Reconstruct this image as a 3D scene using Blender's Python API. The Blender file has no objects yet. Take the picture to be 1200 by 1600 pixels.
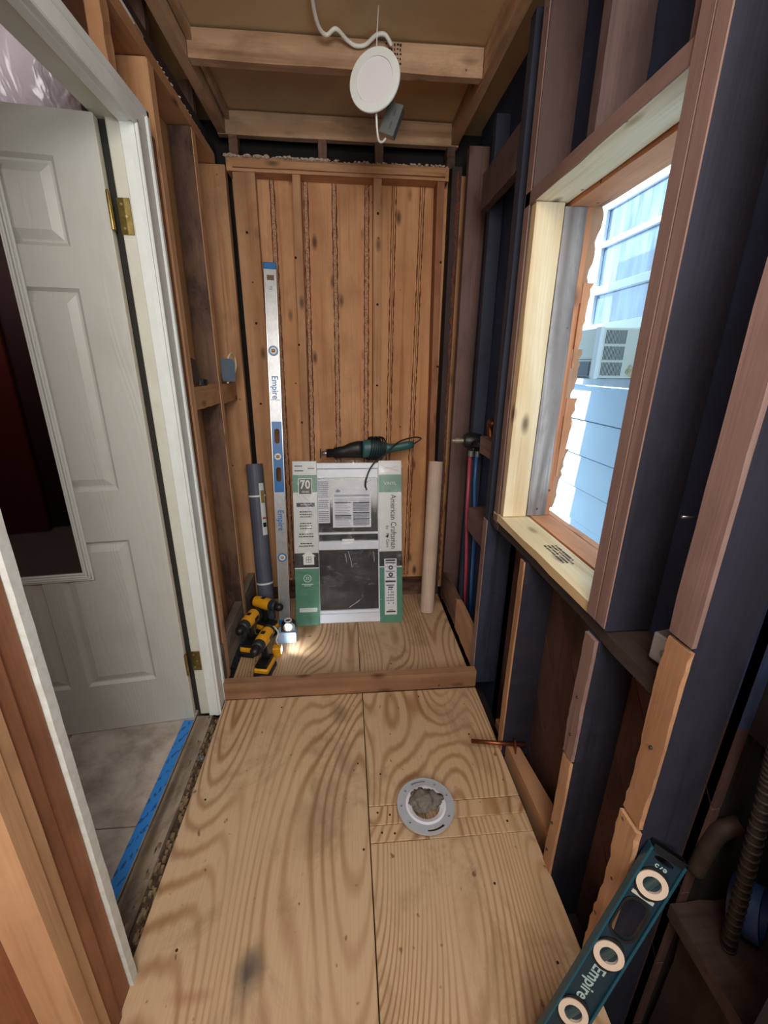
import bpy, bmesh, math, random
from mathutils import Vector, Matrix
random.seed(7)
scene = bpy.context.scene
col = scene.collection
R = math.radians

# ------------------------------------------------------------------ camera, world, sun, lamps, exposure
cam_d = bpy.data.cameras.new('camera'); cam = bpy.data.objects.new('camera', cam_d); col.objects.link(cam)
cam_d.sensor_fit = 'VERTICAL'; cam_d.sensor_height = 24.0; cam_d.lens = 666.14 / 1600 * 24.0
cam_d.clip_start = 0.02
rows = [(0.9963038554, -0.0852378220, 0.0106367948), (-0.0175835954, -0.3235817488, -0.9460368222), (0.0840799909, 0.9423531003, -0.3238845312)]
mw = Matrix.Identity(4)
for i in range(3):
    mw[i][0] = rows[0][i]; mw[i][1] = -rows[1][i]; mw[i][2] = -rows[2][i]
mw[2][3] = 1.4
cam.matrix_world = mw
scene.camera = cam

w = bpy.data.worlds.new('sky'); scene.world = w; w.use_nodes = True
bg = w.node_tree.nodes['Background']; bg.inputs[0].default_value = (0.50, 0.74, 1.0, 1); bg.inputs[1].default_value = 3.9

def lamp(name, kind, loc, energy, color=(1, 1, 1), size=0.3, target=None, **kw):
    d = bpy.data.lights.new(name, kind); d.energy = energy; d.color = color
    if kind == 'AREA': d.shape = 'SQUARE'; d.size = size
    elif kind in ('POINT', 'SPOT'): d.shadow_soft_size = size
    for k, v in kw.items(): setattr(d, k, v)
    o = bpy.data.objects.new(name, d); col.objects.link(o); o.location = loc
    if target is not None:
        o.rotation_euler = (Vector(target) - Vector(loc)).to_track_quat('-Z', 'Y').to_euler()
    return o
sun = lamp('sun', 'SUN', (0, 0, 6), 9.0, (1.0, 0.96, 0.88)); sun.data.angle = R(0.6)
sun.rotation_euler = Vector((0.95, -0.45, -0.76)).to_track_quat('-Z', 'Y').to_euler()
lamp('work_lamp', 'AREA', (0.05, -0.25, 2.25), 15, (1.0, 0.93, 0.84), 0.5, (0.0, 1.1, 0.4))
lamp('rear_fill', 'AREA', (0.05, -1.0, 1.75), 30, (1.0, 0.97, 0.93), 0.9, (-0.1, 1.8, 1.2))  # added soft fill from behind the camera, no fixture there
lamp('sheet_fill', 'POINT', (-1.2, 1.72, 2.45), 2.6, (1.0, 0.95, 0.96), 0.08)  # unseen light added behind the door to brighten the sheeting
lamp('next_room_fill', 'POINT', (-1.9, -0.5, 2.2), 22.0, (1.0, 0.9, 0.85), 0.1)  # added fill that lifts the mirror reflection and the tiles
scene.view_settings.view_transform = 'Standard'; scene.view_settings.look = 'None'
scene.view_settings.gamma = 1; scene.view_settings.use_curve_mapping = False
scene.view_settings.exposure = 0.0

# ------------------------------------------------------------------ materials
def lin(h):
    h = h.lstrip('#'); o = []
    for i in (0, 2, 4):
        c = int(h[i:i+2], 16) / 255; o.append(c / 12.92 if c <= .04045 else ((c + .055) / 1.055) ** 2.4)
    return (*o, 1)
class NT:
    def __init__(s, name):
        s.m = bpy.data.materials.new(name); s.m.use_nodes = True; s.t = s.m.node_tree; s.b = s.t.nodes['Principled BSDF']
    def n(s, typ, **kw):
        o = s.t.nodes.new(typ)
        for k, v in kw.items():
            if k.startswith('i_'): o.inputs[k[2:].replace('_', ' ')].default_value = v
            else: setattr(o, k, v)
        return o
    def l(s, a, b): s.t.links.new(a, b)
    def math(s, op, a, b=None):
        o = s.n('ShaderNodeMath', operation=op)
        for i, v in enumerate((a, b)):
            if v is None: continue
            if isinstance(v, (int, float)): o.inputs[i].default_value = v
            else: s.l(v, o.inputs[i])
        return o.outputs[0]
    def mix(s, f, a, b, blend='MIX'):
        o = s.n('ShaderNodeMix', data_type='RGBA', blend_type=blend)
        if isinstance(f, (int, float)): o.inputs[0].default_value = f
        else: s.l(f, o.inputs[0])
        for i, v in ((6, a), (7, b)):
            if isinstance(v, tuple): o.inputs[i].default_value = v
            else: s.l(v, o.inputs[i])
        return o.outputs[2]
    def ramp(s, f, lo, hi):
        o = s.n('ShaderNodeMapRange'); s.l(f, o.inputs[0]); o.inputs[1].default_value = lo; o.inputs[2].default_value = hi
        return o.outputs[0]
    def coord(s, rnd=True):
        tc = s.n('ShaderNodeTexCoord'); 
        if not rnd: return tc.outputs['Object']
        oi = s.n('ShaderNodeObjectInfo'); mu = s.math('MULTIPLY', oi.outputs['Random'], 37.0)
        va = s.n('ShaderNodeVectorMath', operation='ADD'); s.l(tc.outputs['Object'], va.inputs[0]); s.l(mu, va.inputs[1])
        return va.outputs[0]
    def noise(s, v, scale, sc=(1, 1, 1), detail=2.0, dist=0.0, rough=.5):
        mp = s.n('ShaderNodeMapping'); mp.inputs['Scale'].default_value = sc; s.l(v, mp.inputs[0])
        no = s.n('ShaderNodeTexNoise'); no.inputs['Scale'].default_value = scale; no.inputs['Detail'].default_value = detail
        no.inputs['Distortion'].default_value = dist; no.inputs['Roughness'].default_value = rough; s.l(mp.outputs[0], no.inputs[0])
        return no.outputs[0]
_mc = {}
def wood(key, axis):
    """light, dark, ring density, ring strength, knots, dirt colour, dirt amount"""
    if (key, axis) in _mc: return _mc[(key, axis)]
    a, b, K, ringf, knots, dirt, dirtamt = WOODS[key]
    t = NT(key + '_' + axis); v = t.coord()
    def S(al, ac): return {'x': (al, ac, ac), 'y': (ac, al, ac), 'z': (ac, ac, al)}[axis]
    n1 = t.noise(v, 1.0, S(.55, 5.0), 1.5, .15)
    s = t.math('SINE', t.math('MULTIPLY', n1, K)); s = t.ramp(s, -.6, 1.0)
    fib = t.noise(v, 1.0, S(5, 160), 3.0)
    c = t.mix(t.math('MULTIPLY', s, ringf), lin(a), lin(b))
    f2 = t.ramp(fib, .3, .75)
    c = t.mix(t.math('MULTIPLY', f2, .40), c, lin(b), 'MIX')
    st = t.noise(v, 1.0, S(1.2, 38), 4, .3)
    c = t.mix(t.math('MULTIPLY', t.ramp(st, .56, .72), .5), c, lin(b), 'MULTIPLY')
    bl = t.noise(v, 3.1, (1, 1, 1), 5, .3)
    c = t.mix(t.math('MULTIPLY', t.ramp(bl, .52, .75), .4), c, lin(dirt))
    tone = t.noise(v, .9, (1, 1, 1), 2)
    c = t.mix(t.math('MULTIPLY', t.ramp(tone, .35, .75), .35), c, lin(b))
    if knots:
        mp = t.n('ShaderNodeMapping'); mp.inputs['Scale'].default_value = S(4.5, 11.0); t.l(v, mp.inputs[0])
        vo = t.n('ShaderNodeTexVoronoi'); vo.inputs['Scale'].default_value = 1.0; t.l(mp.outputs[0], vo.inputs[0])
        k = t.ramp(vo.outputs['Distance'], .20, .06)
        c = t.mix(t.math('MULTIPLY', k, knots), c, lin('#3a1d10'))
    if dirtamt:
        d = t.noise(v, 7.0, S(.5, 1.0), 6, .4, .65)
        c = t.mix(t.math('MULTIPLY', t.ramp(d, .46, .62), dirtamt), c, lin(dirt))
    vo2 = t.n('ShaderNodeTexVoronoi'); vo2.inputs['Scale'].default_value = 13.0; t.l(v, vo2.inputs[0])
    rr_ = t.n('ShaderNodeSeparateColor'); t.l(vo2.outputs['Color'], rr_.inputs[0])
    sp = t.math('MULTIPLY', t.ramp(vo2.outputs['Distance'], .075, .045), t.math('GREATER_THAN', rr_.outputs[0], .62))
    c = t.mix(t.math('MULTIPLY', sp, .8), c, lin('#26130b'))
    t.l(c, t.b.inputs['Base Color']); t.b.inputs['Roughness'].default_value = .72
    bp = t.n('ShaderNodeBump'); bp.inputs['Strength'].default_value = .25; bp.inputs['Distance'].default_value = .002
    t.l(fib, bp.inputs['Height']); t.l(bp.outputs[0], t.b.inputs['Normal'])
    _mc[(key, axis)] = t.m
    return t.m
WOODS = {
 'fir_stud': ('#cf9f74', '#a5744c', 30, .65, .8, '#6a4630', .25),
 'pale_lit_fir': ('#e0b48c', '#c08d62', 26, .5, .5, '#8a6040', .15),  # lit stud edges put into colour; also plain pale near studs
 'red_fir': ('#ad7350', '#805035', 22, .6, .6, '#40200f', .3),
 'old_stud': ('#7d5c4a', '#4f3526', 20, .5, .5, '#241612', .75),
 'orange_panel': ('#cb9a68', '#bd8a5a', 8, .3, .0, '#7a4a2a', .10),
 'back_plank': ('#dda878', '#bb8150', 20, .6, .85, '#8a5634', .25),
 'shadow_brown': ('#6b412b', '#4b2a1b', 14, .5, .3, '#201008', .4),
 'ceiling_lumber': ('#cdab8a', '#a27d5c', 28, .75, .7, '#66503c', .45),
 'brown_beam': ('#a87f5e', '#80593e', 28, .6, .7, '#5a3c28', .3),
 'plum_dark': ('#6a5450', '#4c3b3a', 18, .5, .4, '#2c2228', .4),  # plum lumber with its side-face shade put into the tone
 'bright_pine': ('#ecdcb8', '#cfae78', 26, .5, .8, '#b99a6c', .12),
 'grey_ply': ('#b9b0a8', '#82776f', 75, .9, .4, '#5c5654', .5),
 'orange_trim': ('#d99a6a', '#b87348', 18, .4, .6, '#8a5230', .15),
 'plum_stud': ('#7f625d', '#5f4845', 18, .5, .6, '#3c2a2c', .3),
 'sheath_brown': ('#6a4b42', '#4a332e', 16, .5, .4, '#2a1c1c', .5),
 'haze_dark_stud': ('#373d52', '#252a3b', 14, .4, .3, '#161d30', .5),  # blue flare haze over the far studs put into the wood colour
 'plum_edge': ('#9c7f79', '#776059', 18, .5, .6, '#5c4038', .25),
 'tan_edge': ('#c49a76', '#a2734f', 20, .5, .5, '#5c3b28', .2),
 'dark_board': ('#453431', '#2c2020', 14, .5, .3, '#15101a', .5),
 'ledger_dark': ('#4c3c38', '#2c2220', 14, .5, .3, '#151012', .6),
 'shaded_haze_face': ('#2c2b3c', '#1e1d2a', 14, .4, .3, '#12131f', .5),  # shaded stud sides and blue haze painted as one dark tone
 'grey_weathered': ('#9a8d7f', '#6a5d52', 24, .6, .4, '#3a322d', .5),
 'sill_weathered': ('#a89a86', '#6e5c4a', 30, .6, .2, '#3e2f24', .7),
}
def simple(name, c, rough=.5, metal=0., c2=None, ns=20, amt=.5, bump=0., trans=0., **kw):
    if name in _mc: return _mc[name]
    t = NT(name); cc = lin(c)
    if c2:
        n = t.noise(t.coord(), ns, (1, 1, 1), 5, .2, .6); o = t.mix(t.math('MULTIPLY', t.ramp(n, .4, .65), amt), cc, lin(c2)); t.l(o, t.b.inputs['Base Color'])
        if bump:
            bp = t.n('ShaderNodeBump'); bp.inputs['Strength'].default_value = bump; bp.inputs['Distance'].default_value = .004
            t.l(n, bp.inputs['Height']); t.l(bp.outputs[0], t.b.inputs['Normal'])
    else: t.b.inputs['Base Color'].default_value = cc
    t.b.inputs['Roughness'].default_value = rough; t.b.inputs['Metallic'].default_value = metal
    if trans: t.b.inputs['Transmission Weight'].default_value = trans
    _mc[name] = t.m
    return t.m
def plywood():
    t = NT('plywood'); v = t.coord()
    # rotary-cut veneer: contour lines of a slow, stretched noise make the cathedral grain
    n1 = t.noise(v, 1.0, (2.3, .5, 1), 1.0, .1)
    n2 = t.noise(v, 1.0, (40, 3, 1), 2)
    sx_ = t.n('ShaderNodeSeparateXYZ'); t.l(v, sx_.inputs[0])
    ph = t.math('ADD', t.math('ADD', t.math('MULTIPLY', n1, 330.0), t.math('MULTIPLY', n2, 2.0)), t.math('MULTIPLY', sx_.outputs[0], 25.0))
    s = t.ramp(t.math('SINE', ph), -.3, 1.0)
    env = t.ramp(t.noise(v, 1.0, (4, 1.2, 1), 2), .3, .62)
    f = t.math('MULTIPLY', t.math('POWER', s, 1.6), t.math('MULTIPLY', t.math('ADD', env, .45), .60))
    c = t.mix(f, lin('#cbac88'), lin('#906238'))
    fib = t.noise(v, 1.0, (190, 5, 1), 3)
    c = t.mix(t.math('MULTIPLY', t.ramp(fib, .35, .75), .22), c, lin('#9a7048'))
    pale = t.noise(v, 2.2, (1, 1, 1), 3)
    c = t.mix(t.math('MULTIPLY', t.ramp(pale, .5, .8), .35), c, lin('#c9b292'))
    d = t.noise(v, 5.0, (1, .7, 1), 7, .5, .7)
    c = t.mix(t.math('MULTIPLY', t.ramp(d, .52, .72), .6), c, lin('#7d6044'))
    sp = t.noise(v, 38, (1, .7, 1), 2)
    c = t.mix(t.math('MULTIPLY', t.ramp(sp, .70, .76), .7), c, lin('#4a2c18'))
    t.l(c, t.b.inputs['Base Color']); t.b.inputs['Roughness'].default_value = .6
    bp = t.n('ShaderNodeBump'); bp.inputs['Strength'].default_value = .2; bp.inputs['Distance'].default_value = .002
    t.l(fib, bp.inputs['Height']); t.l(bp.outputs[0], t.b.inputs['Normal'])
    return t.m
def stained_plywood():
    """the near left sheet: same veneer, with a grey soot stain and a faint red rubbed mark"""
    m = plywood(); m.name = 'plywood_stained'; nt = m.node_tree; b = nt.nodes['Principled BSDF']
    t = NT.__new__(NT); t.m = m; t.t = nt; t.b = b
    src = b.inputs['Base Color'].links[0].from_socket
    g = t.n('ShaderNodeNewGeometry').outputs['Position']
    def blob(c, x, y, sx, sy, rot, colr, amt):
        mp = t.n('ShaderNodeMapping', vector_type='TEXTURE'); mp.inputs['Location'].default_value = (x, y, 0)
        mp.inputs['Rotation'].default_value = (0, 0, rot); mp.inputs['Scale'].default_value = (sx, sy, 1); t.l(g, mp.inputs[0])
        ln = t.n('ShaderNodeVectorMath', operation='LENGTH'); t.l(mp.outputs[0], ln.inputs[0])
        nz = t.math('MULTIPLY', t.noise(g, 14, (1, 1, 1), 5, .6), 1.1)
        f = t.ramp(t.math('ADD', ln.outputs['Value'], nz), 1.35, .45)
        return t.mix(t.math('MULTIPLY', f, amt), c, lin(colr))
    c = blob(src, -.262, .640, .055, .10, -.2, '#3f3d3d', .85)
    c = blob(c, -.385, .610, .10, .022, 0, '#a0563f', .5)
    c = blob(c, -.10, 1.0, .13, .20, 0, '#7b6652', .5)
    c = blob(c, -.05, 1.45, .08, .07, 0, '#5a442f', .65)
    c = blob(c, -.03, 1.22, .06, .12, 0, '#6a523c', .55)
    t.l(c, b.inputs['Base Color'])
    return m
PLY = plywood(); PLYS = stained_plywood()
WHITE = simple('white_paint', '#e9eeec', .45, c2='#cfd4cc', ns=9, amt=.35)
DOORP = simple('door_paint', '#d4d6d1', .42, c2='#c3c4bc', ns=5, amt=.5, bump=.05)
CREAM = simple('aged_paint', '#d6d7cc', .5, c2='#bdbba5', ns=6, amt=.5)
BRASS = simple('tarnished_brass', '#a8955a', .35, .9, c2='#6d5f3a', ns=60)
COPPER = simple('copper_dull', '#9a5b40', .4, .9, c2='#5c3524', ns=60)
STEEL = simple('steel', '#b9bcc0', .3, .9)
GALV = simple('galvanised', '#9aa09e', .38, .8, c2='#6f7676', ns=50)
ALU = simple('brushed_aluminium', '#b7b8ba', .38, .55, c2='#a0a1a4', ns=40)
BLACK = simple('black_plastic', '#17181a', .45)
DARKG = simple('dark_grey_plastic', '#2c2f31', .5)
YEL = simple('yellow_plastic', '#e8a41c', .4)
TEAL = simple('teal_plastic', '#2f5f5e', .45)
PVCG = simple('grey_membrane', '#5c6070', .55, c2='#4b4f5e', ns=12)
KRAFT = simple('buff_paper', '#cdb6a4', .75, c2='#b79e8c', ns=10)
CARD = simple('printed_white_card', '#dcdfe0', .3)
GREEN = simple('printed_green', '#4f8a72', .3)
CHAR = simple('printed_charcoal', '#26292b', .3)
INK = simple('ink', '#17181a', .5)
WINK = simple('white_ink', '#eef2f0', .5)
VINYL = simple('white_vinyl', '#dfe4ee', .3)
SCREEN = simple('dark_screen_glass', '#3b3a3c', .12, c2='#4c443c', ns=5)
FELT = simple('hazed_felt', '#2c3b5c', .8, c2='#1d2840', ns=8, amt=.7)  # tar felt with blue lens haze mixed into its colour
FELTB = simple('tar_felt_brown', '#2a2330', .85, c2='#1c2236', ns=5, amt=.8)
SHELL = simple('dark_shell', '#1c1715', .9, c2='#0e0b0a', ns=4)
PIPED = simple('rusty_rod', '#3c3735', .6, .5, c2='#262220', ns=80)
BLUE = simple('blue_paint', '#1f72b8', .35)
CAN = simple('ceiling_board', '#c4a67e', .8, c2='#a48865', ns=3, amt=.6, bump=.1)
FOAM = simple('plaster_crumbs', '#c2b3a2', .9, c2='#8a6c50', ns=60, bump=.6)
TAR = simple('torn_felt', '#5c2f24', .9, c2='#8a5a3e', ns=90)
PALE = simple('pale_fibre', '#c89f7c', .95, c2='#7a4632', ns=140, amt=.8)
TILE = simple('stone_tile', '#c9bdb0', .5, c2='#8f8176', ns=9, amt=.8)
GROUT = simple('grout', '#7f7368', .9)
DIRT = simple('debris', '#5d4a3a', .95, c2='#271c15', ns=45, amt=.9, bump=1.0)
RAG = simple('grey_rag', '#7d766c', .95, c2='#5b554d', ns=140, bump=.5)
GREYM = simple('flange_metal', '#c6cdd6', .35, .35)
PVCW = simple('white_pvc', '#e6e6ee', .35)
REDP = simple('red_pipe', '#a33f52', .4); BLUP = simple('blue_pipe', '#2f5f96', .4)
LBLUE = simple('pale_blue_plastic', '#a9c6e8', .4)
SID = simple('pale_blue_siding', '#b4c4cc', .6, c2='#a8bac6', ns=4)
ACB = simple('beige_plastic', '#dcd8c2', .5); ACD = simple('grille_dark', '#5d6468', .6)
def glassy():
    t = NT('window_glass'); t.b.inputs['Base Color'].default_value = lin('#33506b'); t.b.inputs['Roughness'].default_value = .03
    n = t.noise(t.coord(), 2.0, (1, 6, 1), 3); t.l(t.mix(t.ramp(n, .35, .65), lin('#2b4663'), lin('#7d9cb8')), t.b.inputs['Base Color'])  # blue streaks put sky and building reflections into the glass colour
    t.b.inputs['Specular IOR Level'].default_value = 1.0; t.b.inputs['Coat Weight'].default_value = 1.0
    return t.m
GLASS = glassy()
MIRROR = simple('mirror_silver', '#a59c9c', .03, 1.0)
def tape_mat():
    t = NT('blue_masking_tape'); v = t.coord(False)
    mp = t.n('ShaderNodeMapping'); mp.inputs['Rotation'].default_value = (0, 0, .5); t.l(v, mp.inputs[0])
    wv = t.n('ShaderNodeTexWave'); wv.inputs['Scale'].default_value = 9; wv.inputs['Distortion'].default_value = .6; t.l(mp.outputs[0], wv.inputs[0])
    n = t.noise(v, 120, (1, .4, 1), 1)
    f = t.math('MULTIPLY', t.math('GREATER_THAN', wv.outputs[1], .78), t.math('GREATER_THAN', n, .5))
    t.l(t.mix(t.math('MULTIPLY', f, .75), lin('#2f86dc'), lin('#17406f')), t.b.inputs['Base Color'])
    return t.m
TAPE = tape_mat()
def film():
    t = NT('clear_wrap'); tr = t.n('ShaderNodeBsdfTransparent'); gl = t.n('ShaderNodeBsdfGlossy'); gl.inputs['Roughness'].default_value = .12
    n = t.noise(t.coord(), 9, (1, 1, 1), 5, 1.5, .6); bp = t.n('ShaderNodeBump'); bp.inputs['Strength'].default_value = 1; bp.inputs['Distance'].default_value = .03
    t.l(n, bp.inputs['Height']); t.l(bp.outputs[0], gl.inputs['Normal'])
    mx = t.n('ShaderNodeMixShader'); mx.inputs[0].default_value = .045; t.l(tr.outputs[0], mx.inputs[1]); t.l(gl.outputs[0], mx.inputs[2])
    out = [x for x in t.t.nodes if x.type == 'OUTPUT_MATERIAL'][0]; t.l(mx.outputs[0], out.inputs[0])
    return t.m
FILM = film()
def plastic_sheet():
    t = NT('plastic_sheet'); t.b.inputs['Base Color'].default_value = lin('#b5a8ad'); t.b.inputs['Roughness'].default_value = .22
    n = t.noise(t.coord(), 3, (1, 1, .5), 4, 1.2); bp = t.n('ShaderNodeBump'); bp.inputs['Strength'].default_value = .9; bp.inputs['Distance'].default_value = .08
    t.l(n, bp.inputs['Height']); t.l(bp.outputs[0], t.b.inputs['Normal'])
    return t.m
SHEET = plastic_sheet()
def emit(name, c, s):
    t = NT(name); t.b.inputs['Emission Color'].default_value = lin(c); t.b.inputs['Emission Strength'].default_value = s; return t.m
LED = emit('led_lens', '#f4f8ff', 5)

# ------------------------------------------------------------------ object helpers
def tag(o, label=None, cat=None, group=None, kind=None):
    if label: o['label'] = label
    if cat: o['category'] = cat
    if group: o['group'] = group
    if kind: o['kind'] = kind
    return o
def empty(name, loc=(0, 0, 0), label=None, cat=None, group=None, kind=None, mat=None):
    o = bpy.data.objects.new(name, None); col.objects.link(o); o.empty_display_size = .05
    if mat is not None: o.matrix_world = mat
    else: o.location = loc
    return tag(o, label, cat, group, kind)
def link(name, me, mat, parent=None, loc=(0, 0, 0), smooth=False, **t):
    if mat is not None and not me.materials:
        me.materials.append(mat)
    if smooth:
        for p in me.polygons: p.use_smooth = True
    o = bpy.data.objects.new(name, me); col.objects.link(o); o.location = loc
    if parent is not None: o.parent = parent
    return tag(o, **t)
def fromV(name, V, F, mat, parent=None, loc=(0, 0, 0), smooth=False, **t):
    me = bpy.data.meshes.new(name); me.from_pydata([tuple(v) for v in V], [], F); me.update()
    bm = bmesh.new(); bm.from_mesh(me); bmesh.ops.recalc_face_normals(bm, faces=bm.faces); bm.to_mesh(me); bm.free()
    return link(name, me, mat, parent, loc, smooth, **t)
HEXF = [(0, 3, 2, 1), (4, 5, 6, 7), (0, 1, 5, 4), (1, 2, 6, 5), (2, 3, 7, 6), (3, 0, 4, 7)]
def plink(bm, name, mat, parent=None, loc=(0, 0, 0), smooth=False, **t):
    me = bpy.data.meshes.new(name); bmesh.ops.recalc_face_normals(bm, faces=bm.faces); bm.to_mesh(me); bm.free()
    return link(name, me, mat, parent, loc, smooth, **t)
def addbox(bm, x0, x1, y0, y1, z0, z1, bev=0.0, M=None):
    c = Vector(((x0 + x1) / 2, (y0 + y1) / 2, (z0 + z1) / 2))
    r = bmesh.ops.create_cube(bm, size=1.0)
    for v in r['verts']: v.co = Vector((v.co.x * (x1 - x0), v.co.y * (y1 - y0), v.co.z * (z1 - z0))) + c
    vs = r['verts']
    if bev:
        es = {e for v in vs for e in v.link_edges}
        rr = bmesh.ops.bevel(bm, geom=list(es), offset=bev, segments=1, affect='EDGES')
        vs = list({v for f in rr['faces'] for v in f.verts} | {v for v in vs if v.is_valid})
    if M is not None:
        for v in vs: v.co = M @ v.co
def box(name, x0, x1, y0, y1, z0, z1, mat, parent=None, bev=.002, wk=None, rot=None, axis=None, **t):
    """a box whose origin sits at its own centre; mat may be a wood key"""
    if isinstance(mat, str):
        d = {'x': x1 - x0, 'y': y1 - y0, 'z': z1 - z0}; mat = wood(mat, axis or max(d, key=d.get))
    bm = bmesh.new(); h = ((x1 - x0) / 2, (y1 - y0) / 2, (z1 - z0) / 2)
    addbox(bm, -h[0], h[0], -h[1], h[1], -h[2], h[2], min(bev, min(h) * .6) if bev else 0)
    o = plink(bm, name, mat, parent, ((x0 + x1) / 2, (y0 + y1) / 2, (z0 + z1) / 2), **t)
    if rot: o.rotation_euler = rot
    return o
def lumber(name, x0, x1, y0, y1, z0, z1, key, parent, rough=.0015, shear=(0, 0), **t):
    """a sawn board: a box cut into lengths with slightly wandering arrises; shear moves its top end in x, y"""
    d = [x1 - x0, y1 - y0, z1 - z0]; a = d.index(max(d)); n = 7
    c = Vector(((x0 + x1) / 2, (y0 + y1) / 2, (z0 + z1) / 2)); bs = [k for k in range(3) if k != a]
    V = []; F = []
    for i in range(n + 1):
        s = i / n - .5
        for (p, q) in ((-1, -1), (1, -1), (1, 1), (-1, 1)):
            v = [0, 0, 0]; v[a] = s * d[a]; v[bs[0]] = p * d[bs[0]] / 2; v[bs[1]] = q * d[bs[1]] / 2
            for b in bs: v[b] += random.uniform(-rough, rough) - (rough if v[b] > 0 else -rough)
            if a == 2: v[0] += shear[0] * (s + .5); v[1] += shear[1] * (s + .5)
            V.append(v)
    for i in range(n):
        for k in range(4):
            F.append((4 * i + k, 4 * i + (k + 1) % 4, 4 * i + 4 + (k + 1) % 4, 4 * i + 4 + k))
    F += [(3, 2, 1, 0), tuple(4 * n + k for k in range(4))]
    return fromV(name, V, F, wood(key, 'xyz'[a]), parent, c, **t)
def addtube(bm, pts, r, seg=10, cap=True, M=None):
    pts = [Vector(p) for p in pts]; rings = []
    rr = r if isinstance(r, (list, tuple)) else [r] * len(pts)
    up = None
    for i, p in enumerate(pts):
        d = (pts[min(i + 1, len(pts) - 1)] - pts[max(i - 1, 0)]).normalized()
        if up is None: up = Vector((0, 0, 1)) if abs(d.z) < .9 else Vector((1, 0, 0))
        s = d.cross(up).normalized(); u2 = s.cross(d).normalized(); up = u2
        ring = []
        for k in range(seg):
            an = 2 * math.pi * k / seg; q = p + (s * math.cos(an) + u2 * math.sin(an)) * rr[i]
            ring.append(bm.verts.new(M @ q if M is not None else q))
        rings.append(ring)
    for a, b in zip(rings, rings[1:]):
        for k in range(seg): bm.faces.new((a[k], a[(k + 1) % seg], b[(k + 1) % seg], b[k]))
    if cap: bm.faces.new(rings[0][::-1]); bm.faces.new(rings[-1])
def tube(name, pts, r, mat, parent=None, seg=10, **t):
    bm = bmesh.new(); addtube(bm, pts, r, seg); return plink(bm, name, mat, parent, smooth=True, **t)
def smoothpts(P, n=8):
    P = [Vector(p) for p in P]; Q = [P[0]] + P + [P[-1]]; out = []
    for i in range(1, len(Q) - 2):
        a, b, c, d = Q[i - 1:i + 3]
        for k in range(n):
            u = k / n
            out.append(.5 * ((2 * b) + (c - a) * u + (2 * a - 5 * b + 4 * c - d) * u * u + (3 * b - a - 3 * c + d) * u ** 3))
    out.append(P[-1]); return out
def lathe(name, prof, mat, parent=None, seg=32, M=None, closed=False, **t):
    """prof: (radius, z) pairs turned about z"""
    V = []; F = []; n = len(prof)
    for (r, z) in prof:
        for k in range(seg):
            a = 2 * math.pi * k / seg; V.append(Vector((r * math.cos(a), r * math.sin(a), z)))
    for i in range(n - 1 + (1 if closed else 0)):
        j = (i + 1) % n
        for k in range(seg): F.append((i * seg + k, i * seg + (k + 1) % seg, j * seg + (k + 1) % seg, j * seg + k))
    if not closed: F += [tuple(range(seg))[::-1], tuple((n - 1) * seg + k for k in range(seg))]
    if M is not None: V = [M @ v for v in V]
    o = fromV(name, V, F, mat, parent, **t)
    for p in o.data.polygons: p.use_smooth = len(p.vertices) == 4
    try: o.data.set_sharp_from_angle(angle=R(35))
    except Exception: pass
    return o
def prism(name, poly, d0, d1, mat, parent=None, M=None, loc=(0, 0, 0), holes=None, **t):
    """polygon in x,z extruded in y from d0 to d1; holes (polygons) allowed via a bridge fill"""
    bm = bmesh.new(); loops = [poly] + (holes or [])
    es = []
    for lp in loops:
        vs = [bm.verts.new((p[0], d0, p[1])) for p in lp]
        es += [bm.edges.new((vs[i], vs[(i + 1) % len(vs)])) for i in range(len(vs))]
    if holes: fs = bmesh.ops.triangle_fill(bm, use_beauty=True, use_dissolve=False, edges=es)['geom']; fs = [f for f in fs if isinstance(f, bmesh.types.BMFace)]
    else: fs = [bm.faces.new([e.verts[0] for e in es])] if False else [bm.faces.new(list(bm.verts))]
    r = bmesh.ops.extrude_face_region(bm, geom=fs)
    for v in r['geom']:
        if isinstance(v, bmesh.types.BMVert): v.co.y = d1
    if M is not None: bm.transform(M)
    return plink(bm, name, mat, parent, loc, **t)
def rrect(x0, x1, z0, z1, r, n=6):
    P = []
    for cx, cz, a0 in ((x1 - r, z1 - r, 0), (x0 + r, z1 - r, 90), (x0 + r, z0 + r, 180), (x1 - r, z0 + r, 270)):
        for k in range(n + 1): a = R(a0 + 90 * k / n); P.append((cx + r * math.cos(a), cz + r * math.sin(a)))
    return P
def circ(cx, cz, rx, rz=None, n=24):
    rz = rz or rx; return [(cx + rx * math.cos(2 * math.pi * k / n), cz + rz * math.sin(2 * math.pi * k / n)) for k in range(n)]
def text(name, s, size, mat, parent, M, sx=1.0, bold=0.0, depth=.0003, **t):
    """flat lettering in the local x-z plane facing -y, converted to a mesh"""
    cu = bpy.data.curves.new(name, 'FONT'); cu.body = s; cu.size = size; cu.extrude = depth; cu.offset = bold; cu.resolution_u = 3
    cu.align_x = 'CENTER'; cu.align_y = 'CENTER'
    to = bpy.data.objects.new(name, cu); me = bpy.data.meshes.new_from_object(to)
    bpy.data.objects.remove(to)
    me.transform(M @ Matrix.Rotation(R(90), 4, 'X') @ Matrix.Diagonal((sx, 1, 1, 1)))
    return link(name, me, mat, parent, **t)
def T(x, y, z): return Matrix.Translation((x, y, z))
def RX(a): return Matrix.Rotation(R(a), 4, 'X')
def RY(a): return Matrix.Rotation(R(a), 4, 'Y')
def RZ(a): return Matrix.Rotation(R(a), 4, 'Z')
def copy_tree(o, parent=None, **t):
    c = o.copy(); col.objects.link(c); c.parent = parent
    for ch in list(o.children): copy_tree(ch, c)
    return tag(c, **t)
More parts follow.
